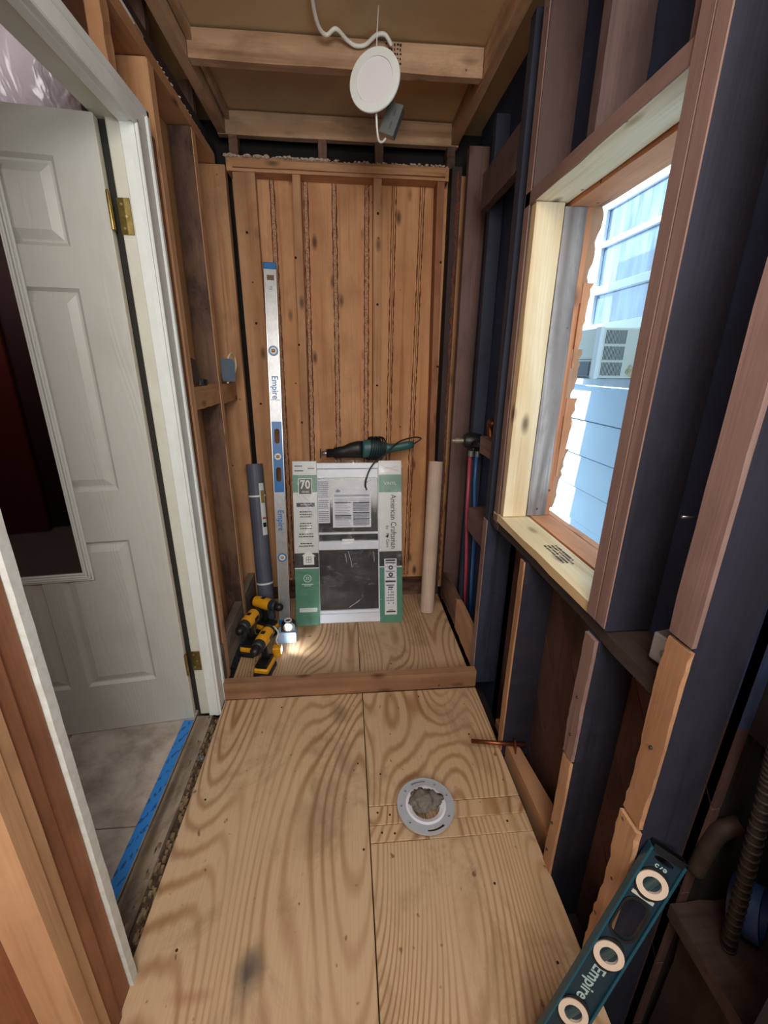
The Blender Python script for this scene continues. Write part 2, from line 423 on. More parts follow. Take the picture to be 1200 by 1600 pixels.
def ragged(name, x0, x1, z0, z1, y, mat, parent, n=120, amp=.35, thick=.003):
    """a thin vertical strip with torn edges; x may be (bottom, top)"""
    V = []; F = []
    for i in range(n + 1):
        s = i / n; z = z0 + (z1 - z0) * s
        a = x0[0] + (x0[1] - x0[0]) * s; b = x1[0] + (x1[1] - x1[0]) * s; wd = b - a
        a += random.uniform(-amp, amp) * wd; b += random.uniform(-amp, amp) * wd
        V += [(a, y, z), (b, y, z), (b, y - thick, z), (a, y - thick, z)]
    for i in range(n):
        for k in range(4): F.append((4 * i + k, 4 * i + (k + 1) % 4, 4 * i + 4 + (k + 1) % 4, 4 * i + 4 + k))
    return fromV(name, V, F, mat, parent, kind='stuff')

# ================================================================== THE SETTING
floor = empty('floor', (0, .7, 0), 'plywood floor of large screwed sheets with cathedral grain', 'floor', kind='structure')
floor.location = (0, 0, 0)
FL = [(-.553, .049, -.9, 1.56, PLYS), (.052, .572, -.9, .915, PLY), (.052, .235, .918, .969, PLY), (.052, .235, .971, 1.032, PLY), (.2365, .572, .9165, .974, PLY), (.2365, .572, .975, 1.032, PLY), (.052, .572, 1.035, 1.56, PLY),
      (-.553, .042, 1.60, 2.51, PLY), (.045, .572, 1.60, 2.51, PLY)]
for x0, x1, y0, y1, m in FL: box('plywood_sheet', x0, x1, y0, y1, -.02, 0, m, floor, .0015)
lumber('joist', -.553, -.515, -.9, 2.5, -.21, -.022, 'dark_board', floor)
lumber('joist', .30, .338, -.9, 2.5, -.21, -.022, 'dark_board', floor)
lumber('joist', .53, .568, -.9, 2.5, -.21, -.022, 'dark_board', floor)
box('crawl_ground', -2.9, 1.0, -1.36, 2.60, -.26, -.22, DIRT, floor, 0)
random.seed(3)
# screws
bm = bmesh.new()
for (x, y) in [(.09, .945), (.13, .94), (.12, 1.0), (.08, 1.01), (.40, .78), (.50, .95), (.47, 1.3), (.30, 1.52), (-.30, 1.5), (-.5, 1.1), (-.45, .7), (.5, .6), (.2, .5), (.02, 1.2), (.10, 1.15), (.03, .9), (-.2, 1.7), (.2, 1.75), (.4, 1.7), (-.1, 1.65)]:
    addtube(bm, [(x, y, -.001), (x, y, .0012)], .0035, 8)
plink(bm, 'screw_heads', simple('screw_dark', '#3b2d22', .5, .4), floor, kind='stuff')

thr = lumber('threshold_beam', -.553, .572, 1.56, 1.60, 0, .088, 'brown_beam', None)
tag(thr, 'horizontal lumber board on edge crossing the floor before the alcove', 'beam', kind='structure'); thr.name = 'trim_1'

# ---- left wall
wl = empty('wall_left', (0, 0, 0), 'left stud wall of orange fir with smooth panels between studs', 'wall', kind='structure')
P_ = -.575
box('sheathing_panel', -.70, -.668, 1.60, 2.60, -.15, 2.65, 'orange_panel', wl, 0)
box('sheathing_panel', -.70, -.668, .2, 1.5, 2.09, 2.65, 'red_fir', wl, 0, axis='z')
lumber('stud', -.663, P_, 1.690, 1.738, 0, 2.262, 'fir_stud', wl); box('lit_stud_edge', P_ - .001, P_ + .002, 1.691, 1.737, .0, 2.26, 'pale_lit_fir', wl)  # thin paler slab paints the lit front edge of the stud
lumber('jack_stud', -.663, P_ - .002, 1.642, 1.689, 0, 2.06, 'red_fir', wl)
lumber('stud', -.663, P_, 2.078, 2.124, 0, 2.262, 'old_stud', wl)
box('lit_stud_edge', P_ - .001, P_ + .002, 2.079, 2.123, .0, 2.26, 'pale_lit_fir', wl)  # dark stud, paler slab: shaded side and lit edge put into colour
lumber('stud', -.663, P_ + .042, 2.405, 2.445, 0, 2.262, 'fir_stud', wl)
lumber('top_plate', -.667, P_, .2, 2.42, 2.264, 2.305, 'fir_stud', wl)
lumber('blocking', -.615, P_, 1.739, 2.077, 1.228, 1.318, 'fir_stud', wl)
lumber('blocking', -.612, P_, 2.126, 2.404, 1.222, 1.312, 'fir_stud', wl)
lumber('cripple_stud', -.663, P_, 1.425, 1.472, 2.09, 2.262, 'fir_stud', wl)
lumber('cripple_stud', -.663, P_, 1.02, 1.065, 2.09, 2.262, 'fir_stud', wl)
lumber('bay_board', -.663, -.632, 1.475, 1.60, 2.05, 2.262, 'red_fir', wl)
box('header_panel', -.66, -.61, .6, 1.42, 2.09, 2.262, 'shadow_brown', wl, .002, axis='y')  # dark brown holds the shade above the door head
lumber('low_board', -.612, P_ + .004, 1.64, 2.06, .03, .205, 'grey_weathered', wl)
lumber('low_board', -.612, P_ + .002, 2.10, 2.40, .03, .20, 'grey_weathered', wl)
box('gap_shade_board', -.70, -.60, 1.46, 2.62, 2.31, 2.38, 'dark_board', wl, .002, axis='y')  # dark board added where the gap over the plate is only shade
for y in (1.52, 1.80, 2.25): lumber('rafter_post', -.655, -.60, y, y + .035, 2.30, 2.50, 'old_stud', wl)
def crumbs(parent, pts):
    bm = bmesh.new()
    for (x, y, z, r_) in pts:
        g_ = bmesh.ops.create_icosphere(bm, subdivisions=1, radius=r_)
        for v_ in g_['verts']: v_.co = Vector((v_.co.x * random.uniform(.8, 1.9), v_.co.y * random.uniform(.8, 1.6), v_.co.z * random.uniform(.6, 1.1))) + Vector((x, y, z))
    plink(bm, 'plaster_crumbs', FOAM, parent, kind='stuff')
crumbs(wl, [(P_ - random.uniform(.004, .03), random.uniform(1.3, 2.4), 2.305, random.uniform(.002, .007)) for _ in range(160)])
tube('insulation_lip', [(-.59, 1.35, 2.315), (-.588, 1.5, 2.318), (-.587, 1.62, 2.316), (-.585, 1.70, 2.312)], .009, simple('white_wrap', '#e8e4dc', .6), wl, 8)
# near side of the door opening
random.seed(5)
lumber('near_stud', -.60, -.535, .592, .639, 0, 2.262, 'red_fir', wl, .001)
lumber('near_stud', -.60, -.528, .558, .590, 0, 2.262, 'red_fir', wl, .001)
lumber('near_stud', -.60, -.524, .532, .557, 0, 2.262, 'pale_lit_fir', wl, .001)
lumber('near_stud', -.60, -.520, .500, .531, 0, 2.262, 'pale_lit_fir', wl, .001)
box('near_panel', -.64, -.60, -1.3, .66, -.1, 2.6, 'red_fir', wl, 0, axis='z')

# ---- door frame and door
df = empty('doorway_frame', (-.6, 1.1, 0), 'white painted door frame with moulded casing around the open doorway', 'door frame', kind='structure'); df.location = (0, 0, 0)
df.name = 'trim_2'
def casing_side(y0, y1, z1, name, x=-.575):
    # profiled casing: flat, raised inner bead, raised outer back-band
    bm = bmesh.new()
    addbox(bm, x, x + .016, y0, y1, -.01, 2.0195, .0)
    addbox(bm, x + .012, x + .024, y0, y0 + .012, -.01, 2.029, .003)
    addbox(bm, x + .012, x + .022, y1 - .022, y1, -.01, z1, .004)
    return plink(bm, name, WHITE, df)
casing_side(1.487, 1.592, 2.087, 'side_casing')
bm = bmesh.new()
addbox(bm, -.575, -.5585, .60, 1.5915, 2.02, 2.087, .0); addbox(bm, -.563, -.551, .60, 1.5, 2.016, 2.03, .003); addbox(bm, -.563, -.553, .60, 1.592, 2.066, 2.088, .004)
plink(bm, 'head_casing', WHITE, df)
box('jamb', -.600, -.574, 1.487, 1.499, -.01, 2.03, WHITE, df)
box('jamb', -.640, -.574, 1.4995, 1.520, -.01, 2.05, CREAM, df)
box('hinge_gap_shade', -.70, -.6405, 1.512, 1.60, -.01, 2.09, simple('gap_shade_dark', '#2e2c2a', .9), df, 0)  # dark strip standing for shade between door edge and jamb
box('head_jamb', -.600, -.574, .66, 1.49, 2.018, 2.03, WHITE, df)
box('head_jamb', -.668, -.574, .66, 1.52, 2.031, 2.05, CREAM, df)
# near jamb with a chipped white edge
V = []; F = []; n = 60
for i in range(n + 1):
    z = 2.03 * i / n; j = random.uniform(-.0006, .0006); k = random.uniform(-.001, .001)
    V += [(-.60, .640 + j, z), (-.527, .641 + j, z), (-.527, .662 + k, z), (-.60, .662 + k, z)]
for i in range(n):
    for k in range(4): F.append((4 * i + k, 4 * i + (k + 1) % 4, 4 * i + 4 + (k + 1) % 4, 4 * i + 4 + k))
F += [(3, 2, 1, 0), tuple(4 * n + k for k in range(4))]
fromV('near_jamb', V, F, simple('chipped_white', '#e2e6e2', .5, c2='#c9c3b2', ns=45, amt=.5), df)

ang = math.atan2(-.056, -.468)
DM = T(-.656, 1.467, .012) @ Matrix.Rotation(ang, 4, 'Z')           # local x runs along the door from the hinge, local -y... faces the camera after the flip
DM = T(-.656, 1.467, .004) @ Matrix(((-.9929, -.1188, 0, 0), (-.1188, .9929, 0, 0), (0, 0, 1, 0), (0, 0, 0, 1)))
door = empty('door_1', mat=DM, label='open white six panel door with a framed mirror on it', cat='door', kind='structure')
# face: grid of stiles and rails with recessed moulded panels (local x = from hinge, y = depth behind face, z up)
DW, DH = .76, 2.022
cols = [(.112, .352), (.412, .652)]; rws = [(.215, .81), (.99, 1.60), (1.705, 1.918)]
xs = [0, .112, .352, .412, .652, DW]; zs = [0, .215, .81, .99, 1.60, 1.705, 1.918, DH]
bm = bmesh.new()
def q(a, b, c, d): bm.faces.new([bm.verts.new(p) for p in (a, b, c, d)])
for i in range(5):
    for j in range(7):
        x0, x1, z0, z1 = xs[i], xs[i + 1], zs[j], zs[j + 1]
        if (x0, x1) in cols and (z0, z1) in rws:
            rings = [(0, 0), (.010, .010), (.016, .0105), (.040, .002), (.042, .002)]
            for (o1, d1), (o2, d2) in zip(rings, rings[1:]):
                A = [(x0 + o1, d1, z0 + o1), (x1 - o1, d1, z0 + o1), (x1 - o1, d1, z1 - o1), (x0 + o1, d1, z1 - o1)]
                B = [(x0 + o2, d2, z0 + o2), (x1 - o2, d2, z0 + o2), (x1 - o2, d2, z1 - o2), (x0 + o2, d2, z1 - o2)]
                for k in range(4): q(A[k], A[(k + 1) % 4], B[(k + 1) % 4], B[k])
            o = .042; q((x0 + o, .002, z0 + o), (x1 - o, .002, z0 + o), (x1 - o, .002, z1 - o), (x0 + o, .002, z1 - o))
        else: q((x0, 0, z0), (x1, 0, z0), (x1, 0, z1), (x0, 0, z1))
q((0, .035, 0), (DW, .035, 0), (DW, .035, DH), (0, .035, DH)); q((0, 0, 0), (0, .035, 0), (0, .035, DH), (0, 0, DH)); q((DW, 0, 0), (DW, .035, 0), (DW, .035, DH), (DW, 0, DH))
q((0, 0, 0), (DW, 0, 0), (DW, .035, 0), (0, .035, 0)); q((0, 0, DH), (DW, 0, DH), (DW, .035, DH), (0, .035, DH))
bmesh.ops.remove_doubles(bm, verts=bm.verts, dist=1e-5)
me = bpy.data.meshes.new('door_slab'); bmesh.ops.recalc_face_normals(bm, faces=bm.faces); bm.to_mesh(me); bm.free()
def door_mat():
    t = NT('door_grain'); v = t.coord(False)
    n1 = t.noise(v, 1.0, (9, 9, 1.0), 1, .2); s = t.math('SINE', t.math('MULTIPLY', n1, 90)); f = t.noise(v, 1.0, (260, 260, 12), 2)
    h = t.math('ADD', t.math('MULTIPLY', s, .5), f)
    bp = t.n('ShaderNodeBump'); bp.inputs['Strength'].default_value = .35; bp.inputs['Distance'].default_value = .0012; t.l(h, bp.inputs['Height']); t.l(bp.outputs[0], t.b.inputs['Normal'])
    d = t.noise(v, 6, (1, 1, 1), 5); t.l(t.mix(t.math('MULTIPLY', t.ramp(d, .5, .75), .3), lin('#c3c4bd'), lin('#a8a496')), t.b.inputs['Base Color']); t.b.inputs['Roughness'].default_value = .4
    return t.m
link('door_slab', me, door_mat(), door)
box('hinge_edge', -.0012, .0, .001, .034, 0, DH, simple('cream_edge', '#e6e1cf', .5), door, 0)
MX0, MX1, MZ0, MZ1 = .246, .545, .668, 1.893
mf = empty('mirror_frame'); mf.parent = door
bm = bmesh.new()
for o, y, wd in ((0, -.006, .006), (.008, -.011, .006), (.016, -.013, .006), (.024, -.009, .006)):
    a0, a1, b0, b1 = MX0 + o, MX1 - o, MZ0 + o, MZ1 - o
    addbox(bm, a0, a0 + wd, y, -.0005, b0, b1, .0015); addbox(bm, a1 - wd, a1, y, -.0005, b0, b1, .0015)
    addbox(bm, a0 + wd, a1 - wd, y, -.0005, b0, b0 + wd, .0015); addbox(bm, a0 + wd, a1 - wd, y, -.0005, b1 - wd, b1, .0015)
addbox(bm, MX0, MX0 + .03, -.004, -.0005, MZ0, MZ1); addbox(bm, MX1 - .03, MX1, -.004, -.0005, MZ0, MZ1)
addbox(bm, MX0, MX1, -.004, -.0005, MZ0, MZ0 + .03); addbox(bm, MX0, MX1, -.004, -.0005, MZ1 - .03, MZ1)
plink(bm, 'fluted_moulding', simple('white_plastic', '#dfe2dd', .35), mf)
box('mirror_glass', MX0 + .028, MX1 - .028, -.003, -.001, MZ0 + .028, MZ1 - .028, MIRROR, mf, 0)
for hz in (1.80, .262):
    hg = empty('hinge', (-.003, 0.0, hz)); hg.parent = door
    lathe('hinge_pin', [(.0055, -.046), (.0055, .046), (.004, .05)], BRASS, hg, 12, T(-.004, -.002, 0))
    box('door_leaf', -.0035, -.001, .002, .030, -.044, .044, BRASS, hg, .001)
# leaf on the jamb lies in the rebate
for hz in (1.80, .262):
    lf = box('hinge_leaf', -.642, -.606, 1.4965, 1.4995, hz - .046, hz + .046, BRASS, df, .001)
    bm = bmesh.new()
    for sx, sz in ((.63, .03), (.62, 0), (.63, -.03)):
        addtube(bm, [(-sx, 1.4955, hz + sz), (-sx, 1.498, hz + sz)], .0035, 8)
    s = plink(bm, 'hinge_screws', simple('screw_steel', '#c9b98a', .4, .8), None, kind='stuff'); s.parent = lf; s.location = -Vector(lf.location)

# sill, tape and neighbouring tile floor
sill = lumber('trim_3', -.652, -.585, .62, 1.487, -.06, -.006, 'sill_weathered', None, .002)
tag(sill, 'weathered wooden door sill with flaking paint beside blue tape', 'sill', kind='structure')
dbr = bmesh.new(); random.seed(9)
n = 40; V = []; F = []
for i in range(n + 1):
    for j in range(5):
        V.append((-.605 + .055 * j / 4, .66 + .84 * i / n, -.012 - .03 * j / 4 + random.uniform(-.008, .008)))
for i in range(n):
    for j in range(4): F.append((5 * i + j, 5 * i + j + 1, 5 * i + j + 6, 5 * i + j + 5))
for v in range(len(V)): pass
V2 = [(x, y, -.2) for x, y, z in V]; nn = len(V)
dd = fromV('rotted_debris', V, F, DIRT, sill, smooth=True, kind='stuff'); dd.location = -Vector(sill.location)
bm = bmesh.new()
for i in range(140):
    x = random.uniform(-.603, -.556); y = random.uniform(.68, 1.49); s = random.uniform(.002, .006)
    addbox(bm, x - s, x + s, y - s * 1.5, y + s * 1.5, -.03, -.012 - (x + .603) * .3 + s, 0, None)
g = plink(bm, 'rubble_bits', simple('bits', '#8a7458', .9, c2='#3c2c20', ns=30), sill, kind='stuff'); g.location = -Vector(sill.location)
bl = lathe('bolt', [(.004, 0), (.004, .012), (.011, .012), (.011, .02), (.006, .02), (.006, .03)], GALV, None, 12, T(-.560, 1.27, -.02) @ RY(-20), label='small galvanised bolt standing in the rotted gap beside the sill', cat='bolt')
tp = box('masking_tape', -.692, -.6535, .60, 1.457, .0005, .0015, TAPE, None, 0, label='strip of blue masking tape along the edge of the tile floor', cat='tape')
tf = empty('floor_2', (0, 0, 0), 'beige stone tile floor of the next room beyond the doorway', 'tile floor', kind='structure')
box('grout_bed', -2.86, -.6525, -1.36, 2.56, -.05, -.006, GROUT, tf, 0)
for i in range(5):
    for j in range(5):
        x1 = -.6535 - i * .46 + .0; y0 = .110 + j * .46
        box('tile', x1 - .455, x1, y0, y0 + .455, -.012, 0, TILE, tf, .002)
# neighbouring room shell
nr = empty('wall_next_room', (0, 0, 0), 'dark walls of the next room with clear plastic sheeting hung above the door', 'wall', kind='structure')
box('far_wall', -2.8, -.71, 2.5, 2.56, -.1, 2.75, simple('next_room_wall', '#8b8284', .7), nr, 0)
box('side_wall', -2.86, -2.8, -1.3, 2.56, -.1, 2.75, simple('dark_red_wall', '#3a1f1c', .7), nr, 0)
box('near_wall', -2.8, -.66, -1.36, -1.3, -.1, 2.75, simple('dark_red_wall', '#3a1f1c'), nr, 0)
box('partition_board', -2.35, -2.02, -1.25, -1.2, 0, 2.2, simple('mahogany_door', '#6a2d22', .4), nr, 0)
box('room_ceiling', -2.86, -.70, -1.36, 2.56, 2.7, 2.76, simple('next_ceiling', '#55504f', .8), nr, 0)
n = 16; V = []; F = []; random.seed(4)
for i in range(n + 1):
    for j in range(9):
        V.append((-2.5 + 1.75 * i / n, 1.95 + .25 * random.random() * .3 + .04 * math.sin(i * 1.7), 1.7 + j * .11))
for i in range(n):
    for j in range(8): F.append((9 * i + j, 9 * i + j + 1, 9 * i + j + 10, 9 * i + j + 9))
fromV('plastic_sheeting', V, F, SHEET, nr, smooth=True)

# ---- back wall
random.seed(21)
wb = empty('wall_back', (0, 0, 0), 'back wall of orange fir planks and studs with torn dark felt seams', 'wall', kind='structure')
seams = [(-.52, -.53), (-.362, -.34), (-.215, -.178), (-.053, -.040), (.108, .122), (.238, .258), (.375, .400), (.52, .53), (.66, .67)]   # (bottom, top)
for (a, b), (c, d) in zip(seams, seams[1:]):
    V = [(a + .0015, 2.512, 0), (c - .0015, 2.512, 0), (c - .0015, 2.53, 0), (a + .0015, 2.53, 0), (b + .0015, 2.512, 2.30), (d - .0015, 2.512, 2.30), (d - .0015, 2.53, 2.30), (b + .0015, 2.53, 2.30)]
    cx = (a + c) / 2; fromV('plank', [(x - cx, y - 2.52, z - 1.1) for x, y, z in V], HEXF, wood('back_plank', 'z'), wb, (cx, 2.52, 1.1))
for (b, t_) in seams[1:7]:
    ragged('torn_felt_strip', (b - .016, t_ - .013), (b - .010, t_ - .009), .1, 2.25, 2.512, TAR, wb, amp=.45)
    ragged('torn_felt_strip', (b + .008, t_ + .007), (b + .014, t_ + .012), .1, 2.25, 2.512, TAR, wb, amp=.45)
    if b < .2: ragged('fibre_strip', (b - .010, t_ - .009), (b + .008, t_ + .007), .1, 2.25, 2.512, PALE, wb, amp=.2, thick=.0015)
lumber('top_plate', -.53, .51, 2.42, 2.51, 2.243, 2.30, 'fir_stud', wb)
lumber('top_plate', -.50, .49, 2.405, 2.419, 2.255, 2.285, 'fir_stud', wb)
lumber('bottom_plate', -.53, .57, 2.42, 2.51, 0.0, .085, 'old_stud', wb)
lumber('stud', -.512, -.408, 2.42, 2.46, .086, 2.242, 'fir_stud', wb, shear=(.006, 0))
lumber('stud', -.262, -.222, 2.42, 2.51, .086, 2.242, 'fir_stud', wb, shear=(.028, 0))
lumber('stud', .150, .192, 2.42, 2.51, .086, 2.242, 'fir_stud', wb, shear=(-.003, 0))
lumber('stud', .485, .522, 2.42, 2.51, .086, 2.242, 'red_fir', wb, shear=(-.03, 0))
lumber('end_stud', .524, .572, 2.41, 2.51, 0, 2.30, 'dark_board', wb)
ragged('nailed_edge', (.562, .548), (.574, .560), .1, 2.28, 2.409, TAR, wb, amp=.5)
for x in (-.515, -.11, .155, .50): lumber('short_post', x, x + .042, 2.44, 2.50, 2.302, 2.39, 'old_stud', wb)
box('dark_void_board', -.72, .70, 2.56, 2.60, -.45, 2.65, SHELL, wb, 0)  # added dark backing that keeps sky light out of the gaps
crumbs(wb, [(random.uniform(-.53, -.06), random.uniform(2.412, 2.45), 2.302, random.uniform(.004, .011)) for _ in range(150)] + [(random.uniform(-.06, .50), random.uniform(2.412, 2.45), 2.301, random.uniform(.002, .007)) for _ in range(110)])
bm = bmesh.new()
for x, z in ((-.46, 2.0), (-.45, 1.6), (-.46, 1.2), (-.235, 1.9), (-.24, 1.5), (-.245, 1.1), (.17, 2.1), (.17, 1.7), (.17, 1.3), (.17, .98), (.04, 2.27), (.49, 1.9), (.50, 1.4)):
    addtube(bm, [(x, 2.418, z), (x, 2.4215, z)], .006, 8)
plink(bm, 'nail_holes', simple('hole_dark', '#2a140c', .9), wb, kind='stuff')

# ---- right wall
random.seed(31)
wr = empty('wall_right', (0, 0, 0), 'right stud wall of dark old lumber and tar felt around the window opening', 'wall', kind='structure')
Q = .575
def felt(y0, y1, z0, z1, m): box('felt_panel', .682, .70, y0, y1, z0, z1, m, wr, 0)
felt(1.545, 2.51, -.2, 2.62, FELT)
felt(.84, 1.545, 1.90, 2.62, FELT); felt(.53, .84, .80, 2.62, FELT)
box('unseen_skin', .700, .735, .2, 1.5, 1.93, 2.66, SHELL, wr, 0); box('unseen_skin', .700, .740, 1.53, 3.62, -.8, 2.95, SHELL, wr, 0)  # unseen skins added against sky leaks; the long one cuts the sun patch
box('unseen_skin', .72, .74, .53, 1.52, -.3, .79, SHELL, wr, 0)
box('unseen_skin', .702, .735, .50, .76, .79, 2.62, SHELL, wr, 0)
# diagonal sheathing boards below the window, clipped to the bay
def clip(poly, a, b, c):
    out = []
    for i in range(len(poly)):
        p, r = poly[i], poly[(i + 1) % len(poly)]; dp = a * p[0] + b * p[1] - c; dr = a * r[0] + b * r[1] - c
        if dp <= 0: out.append(p)
        if dp * dr < 0: s = dp / (dp - dr); out.append((p[0] + (r[0] - p[0]) * s, p[1] + (r[1] - p[1]) * s))
    return out
for i in range(-6, 10):
    off = i * .15; d = (math.cos(R(52)), math.sin(R(52))); nrm = (-d[1], d[0])
    c0 = (1.05 + nrm[0] * off, .3 + nrm[1] * off)
    P = [(c0[0] - d[0] * 3 , c0[1] - d[1] * 3), (c0[0] + d[0] * 3, c0[1] + d[1] * 3), (c0[0] + d[0] * 3 + nrm[0] * .147, c0[1] + d[1] * 3 + nrm[1] * .147), (c0[0] - d[0] * 3 + nrm[0] * .147, c0[1] - d[1] * 3 + nrm[1] * .147)]
    for a, b, c in ((1, 0, 1.6), (-1, 0, -.53), (0, 1, .80), (0, -1, .22)): P = clip(P, a, b, c) if P else P
    if len(P) < 3: continue
    V = [(.682, y, z) for y, z in P] + [(.70, y, z) for y, z in P]; k = len(P)
    F = [tuple(range(k)), tuple(range(2 * k - 1, k - 1, -1))] + [(j, (j + 1) % k, k + (j + 1) % k, k + j) for j in range(k)]
    cy = sum(p[0] for p in P) / k; cz = sum(p[1] for p in P) / k
    o = fromV('sheathing_board', [(x - .69, y - cy, z - cz) for x, y, z in V], F, wood('sheath_brown', 'z') if 'sheath_brown' in WOODS else wood('dark_board', 'z'), wr, (.69, cy, cz))
# far corner post, blocks
lumber('corner_post', .585, .682, 2.35, 2.395, 0, 2.36, 'plum_stud', wr)
lumber('post', .62, .68, 2.077, 2.115, 0, 2.36, 'haze_dark_stud', wr)
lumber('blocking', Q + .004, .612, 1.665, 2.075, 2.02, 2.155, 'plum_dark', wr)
lumber('stud', Q, .682, 1.612, 1.660, -.02, 2.40, 'haze_dark_stud', wr)
box('lit_stud_edge', Q - .003, Q + .001, 1.613, 1.659, 0.0, .80, 'plum_edge', wr, .001)  # thin slab paints the lit front edge over the darker stud
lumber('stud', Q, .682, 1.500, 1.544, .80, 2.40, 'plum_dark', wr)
box('lit_stud_edge', Q - .003, Q + .001, 1.502, 1.543, .83, 2.38, 'plum_edge', wr, .001)
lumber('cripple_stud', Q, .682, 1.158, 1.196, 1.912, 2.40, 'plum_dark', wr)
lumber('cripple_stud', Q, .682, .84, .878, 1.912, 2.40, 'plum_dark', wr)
lumber('low_board', Q + .002, .61, 1.665, 2.0, .03, .205, 'tan_edge', wr)
lumber('low_board', Q + .004, .61, 2.02, 2.33, .03, .20, 'old_stud', wr)
lumber('notched_block', .60, .68, 1.70, 1.98, .62, .74, 'plum_stud', wr)
# below the window
lumber('rough_ledger', Q + .002, .682, .598, 1.611, .800, .836, 'ledger_dark', wr, .003)
def oldstud(y0, y1, key, z0, z1, wob, name='stud', x0=Q, x1=.68):
    """an old stud with a wandering split front edge"""
    n = 22; V = []; F = []; cy = (y0 + y1) / 2; ph = random.uniform(0, 6)
    for i in range(n + 1):
        s = i / n; z = z0 + (z1 - z0) * s; w1 = wob * (math.sin(s * 9 + ph) * .5 + random.uniform(-.3, .3)); w2 = wob * (math.sin(s * 7 + ph + 2) * .5 + random.uniform(-.3, .3))
        V += [(x0, y0 + w1, z), (x1, y0 + w1 * .3, z), (x1, y1, z), (x0, y1 + w2, z)]
    for i in range(n):
        for k in range(4): F.append((4 * i + k, 4 * i + (k + 1) % 4, 4 * i + 4 + (k + 1) % 4, 4 * i + 4 + k))
    F += [(3, 2, 1, 0), tuple(4 * n + k for k in range(4))]
    return fromV(name, [(x - x0, y - cy, z - z0) for x, y, z in V], F, wood(key, 'z'), wr, (x0, cy, z0))
oldstud(1.216, 1.250, 'shaded_haze_face', -.03, .799, .006); oldstud(1.217, 1.249, 'tan_edge', 0, .798, .006, 'lit_edge_strip', Q - .006, Q - .0005)  # thin strips paint lit front edges; stud sides hold shade in colour
oldstud(.793, .838, 'shaded_haze_face', -.2, .799, .006); oldstud(.793, .832, 'tan_edge', -.04, .42, .004, 'lit_edge_strip', Q - .008, Q - .0005); oldstud(.793, .836, 'plum_edge', .43, .80, .004, 'lit_edge_strip', Q - .010, Q - .0005)
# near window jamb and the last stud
oldstud(.555, .604, 'shaded_haze_face', -.25, 2.45, .004); oldstud(.552, .604, 'tan_edge', .53, .95, .006, 'lit_edge_strip', Q - .008, Q - .0005)
oldstud(.550, .604, 'tan_edge', .02, .52, .010, 'lit_edge_strip', Q - .012, Q - .0005); oldstud(.552, .604, 'plum_edge', .96, 2.4, .004, 'lit_edge_strip', Q - .010, Q - .0005)
for k, (z, yy) in enumerate(((.06, .82), (.17, .82), (.50, .815), (.62, .815), (.72, .575), (.12, .575), (.34, .58))): tube('nail', [(Q - .0125, yy, z), (Q - .009, yy, z)], .0035, DARKG, wr, 8)
for y0, y1 in ((.776, .812), (.814, .850)): lumber('window_jamb', Q - .004, .682, y0, y1, .838, 2.42, 'shaded_haze_face', wr)
for y0, y1 in ((.776, .811), (.814, .849)): box('lit_jamb_edge', Q - .007, Q - .0035, y0, y1, .845, 2.42, 'plum_edge', wr, .001)  # lighter slabs paint the lit jamb edges over dark shaded sides
lumber('header', Q, .682, .852, 1.498, 1.872, 1.910, 'bright_pine', wr); box('header_edge', Q - .003, Q + .001, .852, 1.54, 1.873, 1.911, 'plum_edge', wr, .001)
lumber('inner_jamb', Q + .003, .668, 1.462, 1.499, .87, 1.871, 'bright_pine', wr)
lumber('sill_board', Q - .004, .682, .852, 1.545, .838, .868, 'bright_pine', wr)
lumber('sill_board', .684, .765, .852, 1.52, .848, .872, 'orange_trim', wr)
lumber('outer_header', .684, .77, .80, 1.52, 1.862, 1.93, 'orange_trim', wr)
lumber('outer_header', .772, .80, .80, 1.52, 1.87, 1.90, 'orange_trim', wr)
lumber('grey_jamb', .669, .742, 1.462, 1.52, .873, 1.862, 'grey_ply', wr)
lumber('outer_jamb', .743, .762, 1.470, 1.53, .873, 1.90, 'orange_trim', wr)
lumber('outer_lip', .766, .80, .70, 1.53, .835, .872, 'orange_trim', wr, .003)
box('outer_jamb', .684, .76, .76, .80, .84, 1.9, 'orange_trim', wr, .001)
# splintered siding slivers on the far side of the opening
random.seed(13)
for i, (z0, z1) in enumerate(((.90, 1.12), (1.02, 1.30), (1.24, 1.46), (1.40, 1.66), (1.60, 1.87))):
    n = 14; V = []; F = []
    for j in range(n + 1):
        s = j / n; z = z0 + (z1 - z0) * s; wd = (.008 + .026 * s ** .8) * (1 + random.uniform(-.25, .25)); x = .764 + .004 * (i % 2)
        V += [(x, 1.478 - .003 * (i % 2), z), (x + wd, 1.476, z), (x + wd, 1.486, z), (x, 1.488, z)]
    for j in range(n):
        for k in range(4): F.append((4 * j + k, 4 * j + (k + 1) % 4, 4 * j + 4 + (k + 1) % 4, 4 * j + 4 + k))
    F += [(3, 2, 1, 0), tuple(4 * n + k for k in range(4))]
    fromV('splintered_siding', V, F, wood('orange_trim' if i % 2 else 'tan_edge', 'z'), wr)
# grade stamp on the sill board: rows of small dark marks
bm = bmesh.new(); random.seed(2)
for r_ in range(4):
    y = 1.20
    for k in range(14):
        y -= random.uniform(.006, .012); x = .615 + r_ * .012
        addbox(bm, x, x + .006, y, y + random.uniform(.003, .006), .8675, .8684, 0)
plink(bm, 'grade_stamp', INK, wr, kind='stuff')
